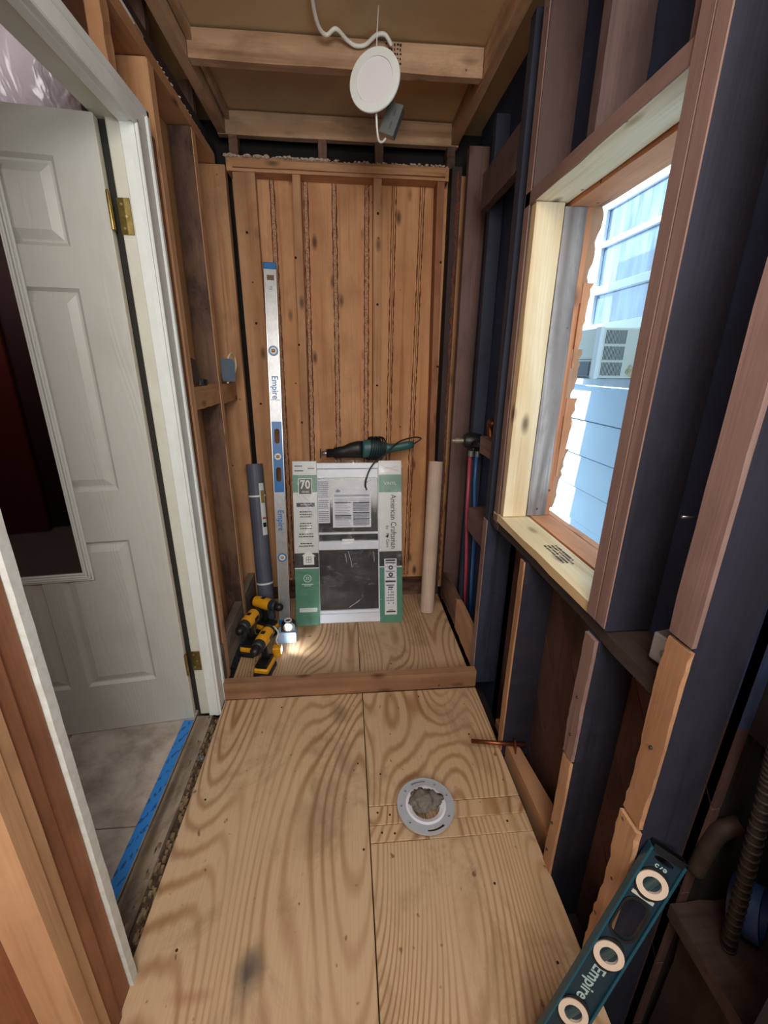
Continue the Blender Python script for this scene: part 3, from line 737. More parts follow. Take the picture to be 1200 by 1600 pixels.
# lumber lying in the cavity and near dark nook
lumber('cavity_floor', .59, .72, .2, 2.5, -.24, -.20, 'dark_board', wr)
box('near_back_panel', .90, .93, -1.3, .55, -.3, 2.62, SHELL, wr, 0)
box('near_return_panel', .682, .93, .535, .553, -.3, 2.62, SHELL, wr, 0)
lumber('near_low_shelf', .66, .895, .30, .53, .30, .34, 'ledger_dark', wr, .003)
lumber('near_brace', .70, .76, .33, .52, -.2, .295, 'ledger_dark', wr, .003)
box('near_side_panel', .58, .62, -1.3, .30, -.3, 2.62, SHELL, wr, 0)

# ---- ceiling
random.seed(41)
ce = empty('ceiling', (0, 0, 0), 'tan ceiling board above a frame of pale lumber joists', 'ceiling', kind='structure')
box('ceiling_panel', -.70, .72, -1.3, 2.62, 2.486, 2.51, CAN, ce, 0)
lumber('ledger', -.560, -.520, -1.2, 2.44, 2.392, 2.484, 'ceiling_lumber', ce)
lumber('ledger', .515, .553, -1.2, 2.44, 2.392, 2.484, 'ceiling_lumber', ce)
lumber('ledger', -.518, -.500, -1.2, 2.44, 2.44, 2.484, 'ceiling_lumber', ce)
lumber('joist', -.519, .514, 1.940, 1.980, 2.392, 2.480, 'ceiling_lumber', ce)
lumber('joist', -.560, .553, 2.442, 2.480, 2.388, 2.480, 'ceiling_lumber', ce)
lumber('joist', -.499, .514, .80, .838, 2.392, 2.480, 'ceiling_lumber', ce)
bm = bmesh.new()
for r_ in range(5):
    z = 2.472 - r_ * .013
    for k in range(6):
        x = .160 + k * .010
        addbox(bm, x, x + random.uniform(.003, .008), 1.9385, 1.9402, z - random.uniform(.003, .008), z, 0)
plink(bm, 'grade_stamp', INK, ce, kind='stuff')
bm = bmesh.new()                                                   # torn veneer hanging from the board
for i in range(9):
    x = -.42 + i * .018; y = 1.70 + random.uniform(-.02, .02); L = random.uniform(.02, .06)
    vs = [bm.verts.new(p) for p in ((x, y, 2.484), (x + .02, y, 2.484), (x + .012, y + L, 2.470 - L * .2))]; bm.faces.new(vs)
plink(bm, 'torn_veneer', simple('torn_brown', '#6a3a22', .9), ce, kind='stuff')
box('unseen_roof_slab', -2.95, 1.00, -1.5, 2.66, 2.66, 2.72, SHELL, None, 0, label='unseen dark roof deck with an overhang shaped for shade', cat='roof', kind='structure')  # unseen roof keeps sky out; overhang shaped to shade the house opposite
rw = empty('wall_rear', (0, 0, 0), 'dark boarded wall closing the near end of the room', 'wall', kind='structure')
box('panel', -.70, .95, -1.36, -1.30, -.3, 2.66, SHELL, rw, 0)
box('panel', -.72, -.66, -1.36, -.0, -.3, 2.66, SHELL, rw, 0)

# ================================================================== NEIGHBOURING HOUSE
nh = empty('neighbouring_house', (1.8, 3, -.6), 'pale blue sided house wall seen through the window opening', 'house', kind='structure')
nh.location = (0, 0, 0)
D = 1.8
box('house_wall', D + .012, D + .2, .2, 9.0, -.8, 1.25, simple('butt_shade', '#4f6472', .8), nh, 0)  # backing darkened to paint the shadow line under each siding board
box('house_wall', D + .012, D + .2, 3.56, 9.0, 1.25, 4.2, SID, nh, 0); box('house_wall', D + .012, D + .2, -.5, 2.0, 1.25, 4.2, SID, nh, 0); box('house_wall', D + .012, D + .2, 2.0, 3.56, 2.62, 4.2, SID, nh, 0)
zz = [1.285, 1.03, .766, .515, .259, .0, -.26, -.52, -.8]
for i in range(8):
    for (y0, y1) in ((.2, 2.66 - .25 * (i % 2)), (2.663 - .25 * (i % 2), 5.9)):
        z1, z0 = zz[i], zz[i + 1]
        V = [(D - .012, y0, z0), (D - .012, y1, z0), (D + .011, y1, z0), (D + .011, y0, z0), (D + .002, y0, z1 - .010), (D + .002, y1, z1 - .010), (D + .011, y1, z1 - .010), (D + .011, y0, z1 - .010)]
        fromV('siding_board', V, HEXF, SID, nh)
box('sill_ledge', D - .06, D + .01, 1.9, 3.66, 1.285, 1.34, simple('ledge_paint', '#c2c6c8', .6, c2='#9aa3a8', ns=10), nh, .003)
hw = empty('window_frame'); hw.parent = nh
FR = simple('window_white', '#e6ecf2', .4)
for (y0, y1, z0, z1, d0, d1) in ((3.40, 3.50, 1.34, 2.62, .03, .06), (3.50, 3.60, 1.34, 2.7, -.01, .05), (1.9, 3.60, 2.58, 2.70, -.01, .05), (1.9, 3.5, 2.50, 2.58, 0.01, .06),
                               (3.30, 3.40, 1.34, 2.50, .01, .05), (1.9, 3.40, 2.43, 2.50, .015, .055), (1.9, 3.30, 2.20, 2.235, .01, .05), (1.9, 3.30, 1.90, 1.95, 0, .05), (1.9, 3.30, 1.64, 1.70, .0, .05)):
    box('sash_rail', D + d0, D + d1, y0, y1, z0, z1, FR, hw, .003)
for z0, z1 in ((2.235, 2.43), (1.95, 2.20), (1.70, 1.90)): box('pane', D + .035, D + .04, 1.9, 3.31, z0, z1, GLASS, hw, 0)
box('room_blind', D + .12, D + .13, 1.9, 3.5, 1.3, 2.6, simple('dusky_blind', '#7f99ad', .8), hw, 0)
# AC unit
ac = empty('air_conditioner', (1.64, 2.75, 1.35), 'beige window air conditioner with louvred side in the pale house window', 'air conditioner')
def acp(name, *a, **k):
    o = box(name, *a, **k); o.location = Vector(o.location) - Vector((1.64, 2.75, 1.35)); return o
acp('cabinet', 1.50, 1.82, 2.60, 3.14, 1.345, 1.630, ACB, ac, .006)
acp('corner_trim', 1.494, 1.525, 2.594, 2.64, 1.34, 1.634, simple('ac_white', '#f0f0e6', .5), ac, .004)
acp('rear_grille', 1.495, 1.499, 2.66, 3.10, 1.355, 1.44, ACD, ac, .001)
for i in range(15):
    x = 1.538 + i * .0088
    for z0, z1 in ((1.36, 1.435), (1.45, 1.525), (1.54, 1.615)): acp('louvre', x, x + .0040, 2.5965, 2.5995, z0, z1, ACD, ac, 0)
acp('seam_line', 1.4985, 1.50, 2.60, 3.12, 1.452, 1.455, ACD, ac, 0)
acp('drip_bracket', 1.49, 1.80, 2.62, 3.1, 1.338, 1.344, simple('bracket', '#8f9498', .5), ac, 0)
acp('insulation_scrap', 1.70, 1.76, 2.588, 2.599, 1.36, 1.41, simple('scrap', '#c9b58e', .9, c2='#5b4a33', ns=40, bump=1), ac, .004, rot=(0, .6, 0))

# ================================================================== THINGS IN THE ALCOVE
# ---- packaged window
a = 14.3
PM = T(-.302, 2.11, 0.001) @ RX(-a)
pk = empty('packaged_window', mat=PM, label='new white vinyl window in printed cardboard corners leaning on back wall', cat='window')
W_, H_, Dp = .605, .928, .08
fr = empty('window_unit'); fr.parent = pk
box('frame_rail', .10, .51, .012, Dp - .01, .885, .918, VINYL, fr, .003); box('frame_rail', .10, .51, .006, Dp - .01, .006, .060, VINYL, fr, .003)
box('frame_stile', .02, .135, .014, Dp - .01, .02, .918, VINYL, fr, .003); box('frame_stile', .47, .585, .014, Dp - .01, .02, .918, VINYL, fr, .003)
box('upper_sash_rail', .13, .475, .020, .05, .832, .884, VINYL, fr, .003); box('upper_sash_rail', .13, .475, .016, .05, .515, .527, VINYL, fr, .002)
box('meeting_rail', .13, .475, .008, .05, .428, .478, VINYL, fr, .003); box('lower_sash_rail', .13, .475, .010, .05, .060, .078, VINYL, fr, .003)
box('pane', .13, .475, .030, .036, .527, .832, SCREEN, fr, 0); box('pane', .13, .475, .024, .030, .078, .428, SCREEN, fr, 0); box('pane', .13, .475, .030, .036, .478, .515, SCREEN, fr, 0)
box('sash_lock', .265, .335, .004, .012, .474, .490, WHITE, fr, .003)
def sleeve(x0, x1, name):
    s = box(name, x0, x1, 0, Dp, .001, H_, CARD, pk, .002); s.data.materials.clear(); s.data.materials.append(CARD); return s
sl = sleeve(0, .133, 'cardboard_sleeve'); sr = sleeve(.475, W_, 'cardboard_sleeve')
def band(par, x0, x1, z0, z1, m, name='printed_band', y=-.0008):
    o = box(name, x0, x1, y, y + .0006, z0, z1, m, par, 0); o.location = Vector(o.location) - Vector(par.location); return o
def ptext(par, s, size, m, x, z, rot=0, sx=1, y=-.0022, name='lettering', bold=0.0):
    loc = Vector((x, y, z)) - Vector(par.location)
    return text(name, s, size, m, par, T(*loc) @ RY(rot), sx, bold)
band(sl, 0, .133, .756, .852, GREEN); band(sl, 0, .133, .332, .416, CHAR); band(sl, 0, .133, .001, .330, GREEN); band(sl, 0, .133, .328, .333, WINK, y=-.0012)
band(sl, .030, .106, .742, .834, WINK, y=-.0012); band(sl, .034, .102, .747, .830, CHAR, y=-.0017)
ptext(sl, '70', .066, WINK, .068, .797, bold=.0012, sx=.85); ptext(sl, 'SERIES', .014, WINK, .068, .758, sx=1.1)
band(sl, .018, .118, .676, .698, CHAR, y=-.0012)
ptext(sl, 'WINDOW', .012, WINK, .068, .687)
band(sl, .012, .055, .898, .904, CHAR); band(sl, .012, .060, .872, .878, CHAR); band(sl, .085, .120, .885, .890, CHAR)
random.seed(8)
bm = bmesh.new()
for zc, nrow in ((.645, 3), (.580, 3), (.520, 2), (.467, 2)):
    for r_ in range(nrow):
        z = zc - r_ * .014; x = .068 - random.uniform(.030, .046)
        xe = .136 - x
        while x < xe:
            wd = random.uniform(.006, .014); addbox(bm, x, min(x + wd, xe), -.0012, -.0004, z, z + .006, 0); x += wd + .003
o = plink(bm, 'small_print', INK, sl, kind='stuff'); o.location = -Vector(sl.location)
# little house mark
prism('house_mark', [(.048, .350), (.108, .350), (.108, .398), (.118, .396), (.078, .430), (.040, .400), (.048, .402)], -.0018, -.0008, WINK, sl, loc=-Vector(sl.location))
band(sl, .064, .092, .362, .395, CHAR, 'house_window', y=-.0022)
for x0, x1, z0, z1 in ((.066, .077, .364, .377), (.079, .090, .364, .377), (.066, .077, .380, .393), (.079, .090, .380, .393)): band(sl, x0, x1, z0, z1, WINK, 'house_window_pane', y=-.0026)
for r0, r1 in ((.019, .022),):
    prism('ring_mark', circ(.068, .272, r1), -.0016, -.0008, WINK, sl, loc=-Vector(sl.location), holes=[circ(.068, .272, r0)])
ptext(sl, '32', .024, WINK, .068, .272); band(sl, .035, .100, .236, .240, WINK, y=-.0012); band(sl, .048, .088, .228, .231, WINK, y=-.0012)
band(sl, .020, .118, .078, .102, simple('sticker_white', '#d6e2e0', .3), 'sticker', y=-.0012)
# right sleeve
band(sr, .475, W_, .751, .850, GREEN); band(sr, .475, W_, .328, .415, CHAR); band(sr, .475, W_, .001, .326, GREEN); band(sr, .475, W_, .324, .329, WINK, y=-.0012)
ptext(sr, 'VINYL', .026, WINK, .540, .800, sx=1.0)
ptext(sr, 'American Craftsman', .046, INK, .556, .583, rot=90, sx=.80); ptext(sr, 'by   Ply Gem', .024, INK, .522, .50, rot=90)
prism('leaf_mark', circ(.522, .502, .006, .009, 10), -.0018, -.0008, INK, sr, loc=-Vector(sr.location))
band(sr, .503, .573, .046, .372, simple('sticker_paper', '#dfe2e6', .35), 'sticker', y=-.0012)
bm = bmesh.new()
for z, x0, x1, h in ((.358, .510, .566, .010), (.345, .510, .566, .006), (.298, .512, .564, .004), (.262, .514, .562, .004), (.236, .508, .568, .010), (.216, .512, .560, .005), (.203, .524, .552, .007), (.060, .512, .566, .008), (.072, .525, .552, .003)):
    addbox(bm, x0, x1, -.0022, -.0013, z, z + h)
for r_ in range(6):
    for k in range(5):
        if random.random() < .6: addbox(bm, .514 + k * .009, .519 + k * .009, -.0022, -.0013, .19 - r_ * .016, .197 - r_ * .016)
o = plink(bm, 'sticker_print', INK, sr, kind='stuff'); o.location = -Vector(sr.location)
for zc in (.321, .280): prism('round_mark', circ(.539, zc, .013), -.0022, -.0013, CHAR, sr, loc=-Vector(sr.location), holes=[circ(.539, zc, .0055)])
# papers taped to the panes
pp = box('paper_sheet', .216, .432, .0275, .0285, .553, .775, simple('paper_white', '#e4e6f0', .6), pk, 0)
bm = bmesh.new(); y0, y1 = .0265, .0274
for z in (.735, .730): addbox(bm, .226, .424, y0, y1, z, z + .0025)
for z in (.712, .703): addbox(bm, .226, .424, y0, y1, z, z + .0015)
for x0, x1, z0, z1 in ((.228, .320, .692, .696), (.228, .320, .617, .624), (.330, .424, .690, .697), (.330, .424, .633, .640), (.330, .424, .597, .604)): addbox(bm, x0, x1, y0, y1, z0, z1)
for r_ in range(15): addbox(bm, .230, .316 - random.uniform(0, .02), y0, y1, .563 + r_ * .0095, .5645 + r_ * .0095)
for r_ in range(14): addbox(bm, .332, .420 - random.uniform(0, .02), y0, y1, .563 + r_ * .0095, .5645 + r_ * .0095)
prism('leaf_mark', [(.240, .752), (.254, .752), (.262, .760), (.247, .772), (.232, .760)], y0, y1, CHAR, pp, loc=-Vector(pp.location))
o = plink(bm, 'printed_lines', simple('grey_ink', '#3c3f48', .6), pp, kind='stuff'); o.location = -Vector(pp.location)
for x0, x1, z0, z1 in ((.330, .424, .645, .688), (.330, .424, .607, .631), (.330, .424, .565, .596), (.228, .320, .598, .616)):
    o = box('shaded_block', x0, x1, .0270, .0275, z0, z1, simple('grey_tint', '#a8acb8', .6), pp, 0); o.location = Vector(o.location) - Vector(pp.location)
p2 = box('paper_sheet', .133, .200, .0275, .0285, .580, .825, simple('paper_white', '#e4e6f0'), pk, 0)
bm = bmesh.new()
for r_ in range(22):
    if r_ in (6, 12): continue
    x = .137
    while x < .190: wd = random.uniform(.005, .014); addbox(bm, x, min(.194, x + wd), y0, y1, .590 + r_ * .0105, .5935 + r_ * .0105); x += wd + .002
o = plink(bm, 'printed_lines', simple('grey_ink', '#3c3f48'), p2, kind='stuff'); o.location = -Vector(p2.location)
# clear stretch wrap, a wrinkled skin over the front
V = []; F = []; nx, nz = 24, 34
for i in range(nx + 1):
    for j in range(nz + 1): V.append((-.003 + (W_ + .006) * i / nx, -.0065 + random.uniform(-.002, .002), -.0 + (H_ + .003) * j / nz))
for i in range(nx):
    for j in range(nz): F.append((i * (nz + 1) + j, (i + 1) * (nz + 1) + j, (i + 1) * (nz + 1) + j + 1, i * (nz + 1) + j + 1))
fromV('stretch_wrap', V, F, FILM, pk, smooth=True)
bm = bmesh.new()
for x0, z0, x1, z1 in ((.02, .75, .13, .60), (.05, .745, .13, .66), (.01, .76, .11, .64), (.22, .56, .25, .575), (.40, .80, .44, .825), (.30, .42, .32, .33), (.28, .41, .29, .36), (.49, .88, .58, .895), (.49, .90, .59, .87), (.30, .10, .36, .14), (.44, .42, .445, .36)):
    addtube(bm, [(x0, -.0085, z0), ((x0 + x1) / 2 + .002, -.009, (z0 + z1) / 2), (x1, -.0085, z1)], .0009, 5)
plink(bm, 'wrap_glints', simple('glint_white', '#f2f5f8', .2), pk, kind='stuff')  # white threads put in as highlight streaks on the clear wrap

# ---- reciprocating saw resting on the package
SM = T(.0, 2.368, .902) @ Matrix.Diagonal((1, 1.0, 1.18, 1))
sw = empty('reciprocating_saw', mat=SM, label='black and teal reciprocating saw with coiled cord on top of the packaged window', cat='power saw')
def body(name, pts, radii, mat, par, sy=1.0):
    V = []; F = []; seg = 14
    for (x, z), r in zip(pts, radii):
        for k in range(seg): an = 2 * math.pi * k / seg; V.append((x, math.cos(an) * r * sy, z + math.sin(an) * r))
    for i in range(len(pts) - 1):
        for k in range(seg): F.append((i * seg + k, i * seg + (k + 1) % seg, (i + 1) * seg + (k + 1) % seg, (i + 1) * seg + k))
    F += [tuple(range(seg)), tuple(range((len(pts) - 1) * seg, len(pts) * seg))]
    o = fromV(name, V, F, mat, par, smooth=True); return o
body('front_nose', [(-.115, .030), (-.113, .030), (-.075, .031), (-.07, .031), (-.02, .036), (.02, .044), (.06, .048), (.09, .048)], [.012, .020, .020, .026, .028, .036, .040, .040], BLACK, sw, .8)
body('motor_housing', [(.088, .048), (.10, .05), (.15, .052), (.19, .050), (.205, .046)], [.041, .043, .044, .040, .034], TEAL, sw, .8)
body('rear_handle', [(.20, .052), (.24, .052), (.29, .058), (.34, .066), (.375, .070)], [.032, .021, .019, .021, .015], TEAL, sw, .8)
lathe('blade_clamp', [(.006, 0), (.012, .004), (.012, .024), (.008, .03)], STEEL, sw, 14, T(-.110, 0, .03) @ RY(-90))
box('shoe_plate', -.148, -.144, -.022, .022, .008, .050, DARKG, sw, .002)
bm = bmesh.new()
for k in range(7):
    cx = .12 + k * .011; tl = .25 + k * .03
    addtube(bm, [(cx + math.sin(t) * .010 - tl * .06 * math.cos(t), math.cos(t) * .041, .052 + math.sin(t) * (.052 + .002 * (k % 2))) for t in [2 * math.pi * i / 22 for i in range(23)]], .0042, 7, False)
plink(bm, 'wound_cord', BLACK, sw, smooth=True)
tube('power_cord', smoothpts([(.37, 0, .07), (.40, .005, .085), (.415, .005, .098), (.38, .0, .104), (.31, -.01, .092), (.26, -.03, .07), (.21, -.045, .03), (.15, -.062, -.005), (.115, -.077, -.05), (.10, -.090, -.10), (.105, -.094, -.13)]), .0038, BLACK, sw, 8)

# ---- tall spirit level
def frame(p0, p1, nrm):
    p0 = Vector(p0); z = (Vector(p1) - p0).normalized(); y = -(Vector(nrm) - z * Vector(nrm).dot(z)).normalized(); x = y.cross(z)
    m = Matrix((x, y, z)).transposed().to_4x4(); m.translation = p0; return m
LM = frame((-.368, 2.13, .002), (-.357, 2.382, 1.872), (.10, -1, 0))
lv = empty('spirit_level', mat=LM, label='tall aluminium and blue spirit level leaning on the back studs', cat='spirit level')
LW, LT, LL = .030, .026, 1.885
prism('aluminium_beam', rrect(-LW, LW, .03, LL - .03, .001, 1), 0.003, LT - .003, ALU, lv,
      holes=[rrect(-.015, .015, 1.015, 1.095, .014), rrect(-.015, .015, .815, .895, .014)])
for s in (-1, 1): box('edge_rail', min(s * LW, s * (LW - .005)), max(s * LW, s * (LW - .005)), 0, LT, .03, LL - .03, simple('bright_alu', '#d4d6d8', .3, .5), lv, .001)
for z0, z1, n_ in ((0, .03, 'end_cap'), (LL - .03, LL, 'end_cap')): box(n_, -LW - .001, LW + .001, -.001, LT + .001, z0, z1, BLUE, lv, .003)
prism('blue_grip', rrect(-LW + .005, LW - .005, .760, 1.130, .002, 1), .0005, LT - .0005, BLUE, lv, holes=[rrect(-.013, .013, 1.017, 1.093, .0125), rrect(-.013, .013, .817, .893, .0125)])
def vial(par, z, ringm, y=-.002, r=.024):
    e = empty('vial', (0, y, z)); e.parent = par
    lathe('vial_ring', [(r * .72, 0), (r, 0), (r, .004), (r * .72, .004)], ringm, e, 24, RX(90) @ T(0, 0, -.003), closed=True)
    lathe('vial_face', [(.001, 0), (r * .72, 0), (r * .72, .003), (.001, .003)], WHITE, e, 24, RX(90) @ T(0, 0, -.003))
    lathe('vial_tube', [(.004, -.009), (.0075, -.007), (.0075, .007), (.004, .009)], simple('amber_fluid', '#b07a2a', .2), e, 12, T(0, -.001, 0) @ RY(90))
for z in (1.478, .950, .397): vial(lv, z, BLUE)
text('lettering', 'Empire', .045, BLUE, lv, T(0, .0018, 1.30) @ RY(90), .9, .0006); text('lettering', 'Empire', .045, BLUE, lv, T(0, .0018, .605) @ RY(90), .9, .0006)
box('size_label', -.016, .018, .0012, .003, 1.805, 1.828, simple('amber_label', '#6b4a2c', .4), lv, 0); box('seam_mark', -.024, .024, .0015, .003, 1.238, 1.240, DARKG, lv, 0)
text('lettering', '72', .018, simple('grey_print', '#6f7780', .5), lv, T(0, .0018, 1.77) @ RY(90))

# ---- rolls
def roll(name, p0, p1, r, mat, lab, cat):
    M_ = frame(p0, p1, (0, -1, 0)); L = (Vector(p1) - Vector(p0)).length
    e = empty(name, mat=M_, label=lab, cat=cat); V = []; F = []; seg = 20; turns = 3.6; n = int(seg * turns); prof = []
    for i in range(n + 1):
        an = 2 * math.pi * i / seg; rr = r - .0022 * (turns - i / seg) * 1.3; prof.append((rr * math.cos(an + .6), rr * math.sin(an + .6)))
    N = len(prof); th = .9985
    for z in (0, L):
        for (x, y) in prof: V.append((x, y, z))
        for (x, y) in prof: V.append((x * .965, y * .965, z))
    for i in range(N - 1):
        F += [(i, i + 1, 2 * N + i + 1, 2 * N + i), (N + i, 3 * N + i, 3 * N + i + 1, N + i + 1), (i, N + i, N + i + 1, i + 1), (2 * N + i, 2 * N + i + 1, 3 * N + i + 1, 3 * N + i)]
    F += [(0, 2 * N, 3 * N, N), (N - 1, 2 * N - 1, 4 * N - 1, 3 * N - 1)]
    fromV('rolled_sheet', V, F, mat, e, smooth=False)
    return e, L
gr, L = roll('membrane_roll', (-.474, 2.195, .002), (-.512, 2.372, .880), .046, PVCG, 'blue grey membrane roll with two white bands leaning in the left corner', 'roll')
for z in (.215, .715): lathe('white_band', [(.0468, z), (.0475, z), (.0475, z + .010), (.0468, z + .010)], WHITE, gr, 28, closed=True)
def wraplabel(par, r, z0, z1, a0, a1, m, name):
    V = []; F = []; n = 8
    for i in range(n + 1):
        an = R(a0 + (a1 - a0) * i / n)
        for z in (z0, z1): V += [(r * math.cos(an), r * math.sin(an), z), ((r + .0006) * math.cos(an), (r + .0006) * math.sin(an), z)]
    for i in range(n):
        b = 4 * i; F += [(b, b + 4, b + 6, b + 2), (b + 1, b + 3, b + 7, b + 5), (b, b + 1, b + 5, b + 4), (b + 2, b + 6, b + 7, b + 3)]
    F += [(0, 2, 3, 1), (4 * n, 4 * n + 1, 4 * n + 3, 4 * n + 2)]
    return fromV(name, V, F, m, par)
lb = wraplabel(gr, .0475, .50, .79, -62, -25, simple('label_white', '#dfe2e2', .5), 'paper_label')
wraplabel(gr, .0484, .545, .57, -55, -30, CHAR, 'label_print').parent = lb; wraplabel(gr, .0484, .59, .60, -55, -30, simple('label_red', '#b5402c', .5), 'label_print').parent = lb
wraplabel(gr, .0484, .68, .75, -55, -30, simple('label_picture', '#a8854c', .5, c2='#4a5a3c', ns=60), 'label_picture').parent = lb
roll('paper_roll', (.465, 2.215, .002), (.508, 2.374, .885), .043, KRAFT, 'buff paper roll leaning in the right corner of the alcove', 'roll')

# ---- cordless drills
def make_drill(label):
    e = empty('cordless_drill', (0, 0, 0), label, 'drill', 'cordless tools on the alcove floor')
    # local: chuck points to -y, stands on its battery
    box('battery', -.040, .040, -.062, .058, 0, .030, BLACK, e, .006); b2 = box('battery_shell', -.037, .037, -.058, .054, .0305, .058, YEL, e, .006)
    prism('foot', rrect(-.030, .030, .059, .078, .006, 3), -.050, .046, BLACK, e)
    body_ = bmesh.new()
    addtube(body_, [(0, .012, .075), (0, .010, .11), (0, .004, .15), (0, -.002, .17)], [.021, .018, .019, .022], 14)
    plink(body_, 'handle', BLACK, e, smooth=True)
    tr = box('trigger', -.007, .007, -.024, -.008, .128, .155, DARKG, e, .003)
    def L_(n, prof, m): return lathe(n, prof, m, e, 22, T(0, 0, .192) @ RX(90))
    L_('motor_shell', [(.020, -.085), (.030, -.080), (.033, -.05), (.033, .02), (.030, .035)], YEL)
    L_('gearbox', [(.030, .0355), (.031, .04), (.030, .065), (.024, .072)], DARKG)
    L_('chuck', [(.022, .0725), (.024, .076), (.024, .098), (.016, .112), (.008, .116)], BLACK)
    L_('rear_cap', [(.010, -.092), (.026, -.090), (.0335, -.078), (.0335, -.0785 + .012)], BLACK)
    box('vent_panel', .0325, .0345, .01, .05, .182, .202, BLACK, e, .001); box('selector_switch', -.010, .010, .0, .022, .224, .228, BLACK, e, .001)
    return e
d1 = make_drill('yellow and black cordless drill nearest the floor beam, chuck towards the room')
d1.location = (-.408, 1.735, 0); d1.rotation_euler = (0, 0, R(-12)); d1.scale = (.95, .95, .95)
d2 = copy_tree(d1, label='yellow and black cordless drill against the left low board'); d2.location = (-.508, 1.90, 0); d2.rotation_euler = (0, 0, R(-14))
d3 = copy_tree(d1, label='yellow and black cordless drill behind the others, beside the grey roll'); d3.location = (-.452, 2.06, 0); d3.rotation_euler = (0, 0, R(62))
# small flashlight tool: the lit LED
fl = empty('work_light', (-.372, 1.862, 0), 'small lit work light with a yellow body among the drills', 'work light')
box('yellow_body', -.022, .022, -.02, .02, 0, .050, YEL, fl, .005); box('lens', .0225, .0245, -.015, .015, .015, .045, LED, fl, .001)
l_ = lamp('work_light_beam', 'SPOT', (-.340, 1.868, .045), 2.2, (.92, .97, 1.0), .02, (-.12, 2.02, .03), spot_size=R(130), spot_blend=1.0)
# pale blue box, tape measure, white cable
eb = empty('outlet_box', (-.335, 1.985, 0), 'pale blue plastic outlet box on the alcove floor', 'outlet box')
prism('box_shell', rrect(-.048, .048, 0, .062, .003, 2), -.028, -.025, LBLUE, eb)
for x0, x1 in ((-.048, -.045), (.045, .048)): box('box_side', x0, x1, -.0245, .028, 0, .062, LBLUE, eb, .0005)
box('box_back', -.0445, .0445, .025, .028, 0, .062, LBLUE, eb, .0005); box('box_bottom', -.0445, .0445, -.0245, .0245, 0, .003, LBLUE, eb, 0)
box('box_top', -.0445, .0445, -.0245, .0245, .059, .062, LBLUE, eb, 0)
for x in (-.018, .014): box('knockout_tab', x, x + .002, -.0295, -.0282, .038, .05, simple('tab_dark', '#5f7ea5', .5), eb, 0)
tm = empty('tape_measure', (-.325, 1.985, .0635), 'black and silver tape measure on the pale blue box', 'tape measure')
prism('case', [(-.040, 0), (.034, 0), (.038, .012), (.034, .042), (.020, .054), (-.018, .054), (-.036, .040)], -.020, .020, BLACK, tm)
lathe('silver_disc', [(.001, 0), (.024, 0), (.024, .002), (.001, .002)], simple('chrome', '#e2e4e6', .15, .9), tm, 24, T(-.002, -.0205, .028) @ RX(90))
lathe('top_ring', [(.014, 0), (.020, 0), (.020, .005), (.014, .005)], simple('pearl', '#e9e6de', .3), tm, 24, T(-.002, 0, .0555), closed=True)
tube('white_cable', smoothpts([(-.415, 1.99, .055), (-.400, 1.965, .10), (-.375, 1.945, .075), (-.385, 1.93, .04), (-.372, 1.925, .012), (-.36, 1.94, .005)]), .004, simple('cable_white', '#e8e8e0', .5), None, 8, label='loose white cable end curling in front of the pale blue box', cat='cable')

# ---- shower valve and pipes in the right wall
vs = empty('shower_valve', (.61, 2.04, 1.06), 'black shower valve body with brass stub fixed between right wall posts', 'valve')
lathe('valve_body', [(.015, -.045), (.032, -.040), (.038, -.01), (.038, .02), (.030, .04), (.012, .045)], BLACK, vs, 20, RY(-90) @ T(0, 0, 0))
lathe('brass_stub', [(.011, .04), (.011, .065), (.014, .066), (.014, .082), (.010, .083), (.010, .10)], simple('pale_brass', '#c2bca8', .35, .7), vs, 16, RY(-90))
tube('side_port', [(.0, -.03, -.01), (.03, -.09, -.005)], .016, BLACK, vs, 12); tube('lower_port', [(.01, 0, -.02), (.01, 0, -.065)], .013, BLACK, vs, 12)
for k, (x, m) in enumerate(((0.0, BLACK), (.03, BLACK))): lathe('pipe_fitting', [(.012, -.08), (.015, -.078), (.015, -.05), (.012, -.048)], GALV, vs, 14, T(x, -.01 * k, 0))
tube('red_pipe', [(.606, 2.04, .98), (.612, 2.04, .7), (.628, 2.03, .4), (.640, 2.03, .10)], .009, REDP, None, 10, label='red plastic water pipe running down from the shower valve', cat='pipe')
tube('blue_pipe', [(.636, 2.03, 1.0), (.634, 2.02, .85), (.648, 2.0, .6), (.652, 1.99, .35), (.658, 1.98, .06)], .009, BLUP, None, 10, label='blue plastic water pipe running down from the shower valve', cat='pipe')
bk = lumber('valve_block', .615, .68, 1.74, 1.93, 1.02, 1.10, 'plum_edge', None); tag(bk, 'short pinkish lumber block behind the shower valve', 'lumber block')
pc = tube('copper_elbow', smoothpts([(.665, 1.93, 1.09), (.66, 1.94, 1.14), (.655, 1.92, 1.165), (.645, 1.86, 1.16)]), .016, COPPER, None, 12, label='short copper elbow above the lumber block at the shower valve', cat='pipe')
box('pipe_strap', .60, .67, 2.035, 2.045, .70, .712, DARKG, None, .001, label='dark strap holding the red and blue pipes', cat='strap')

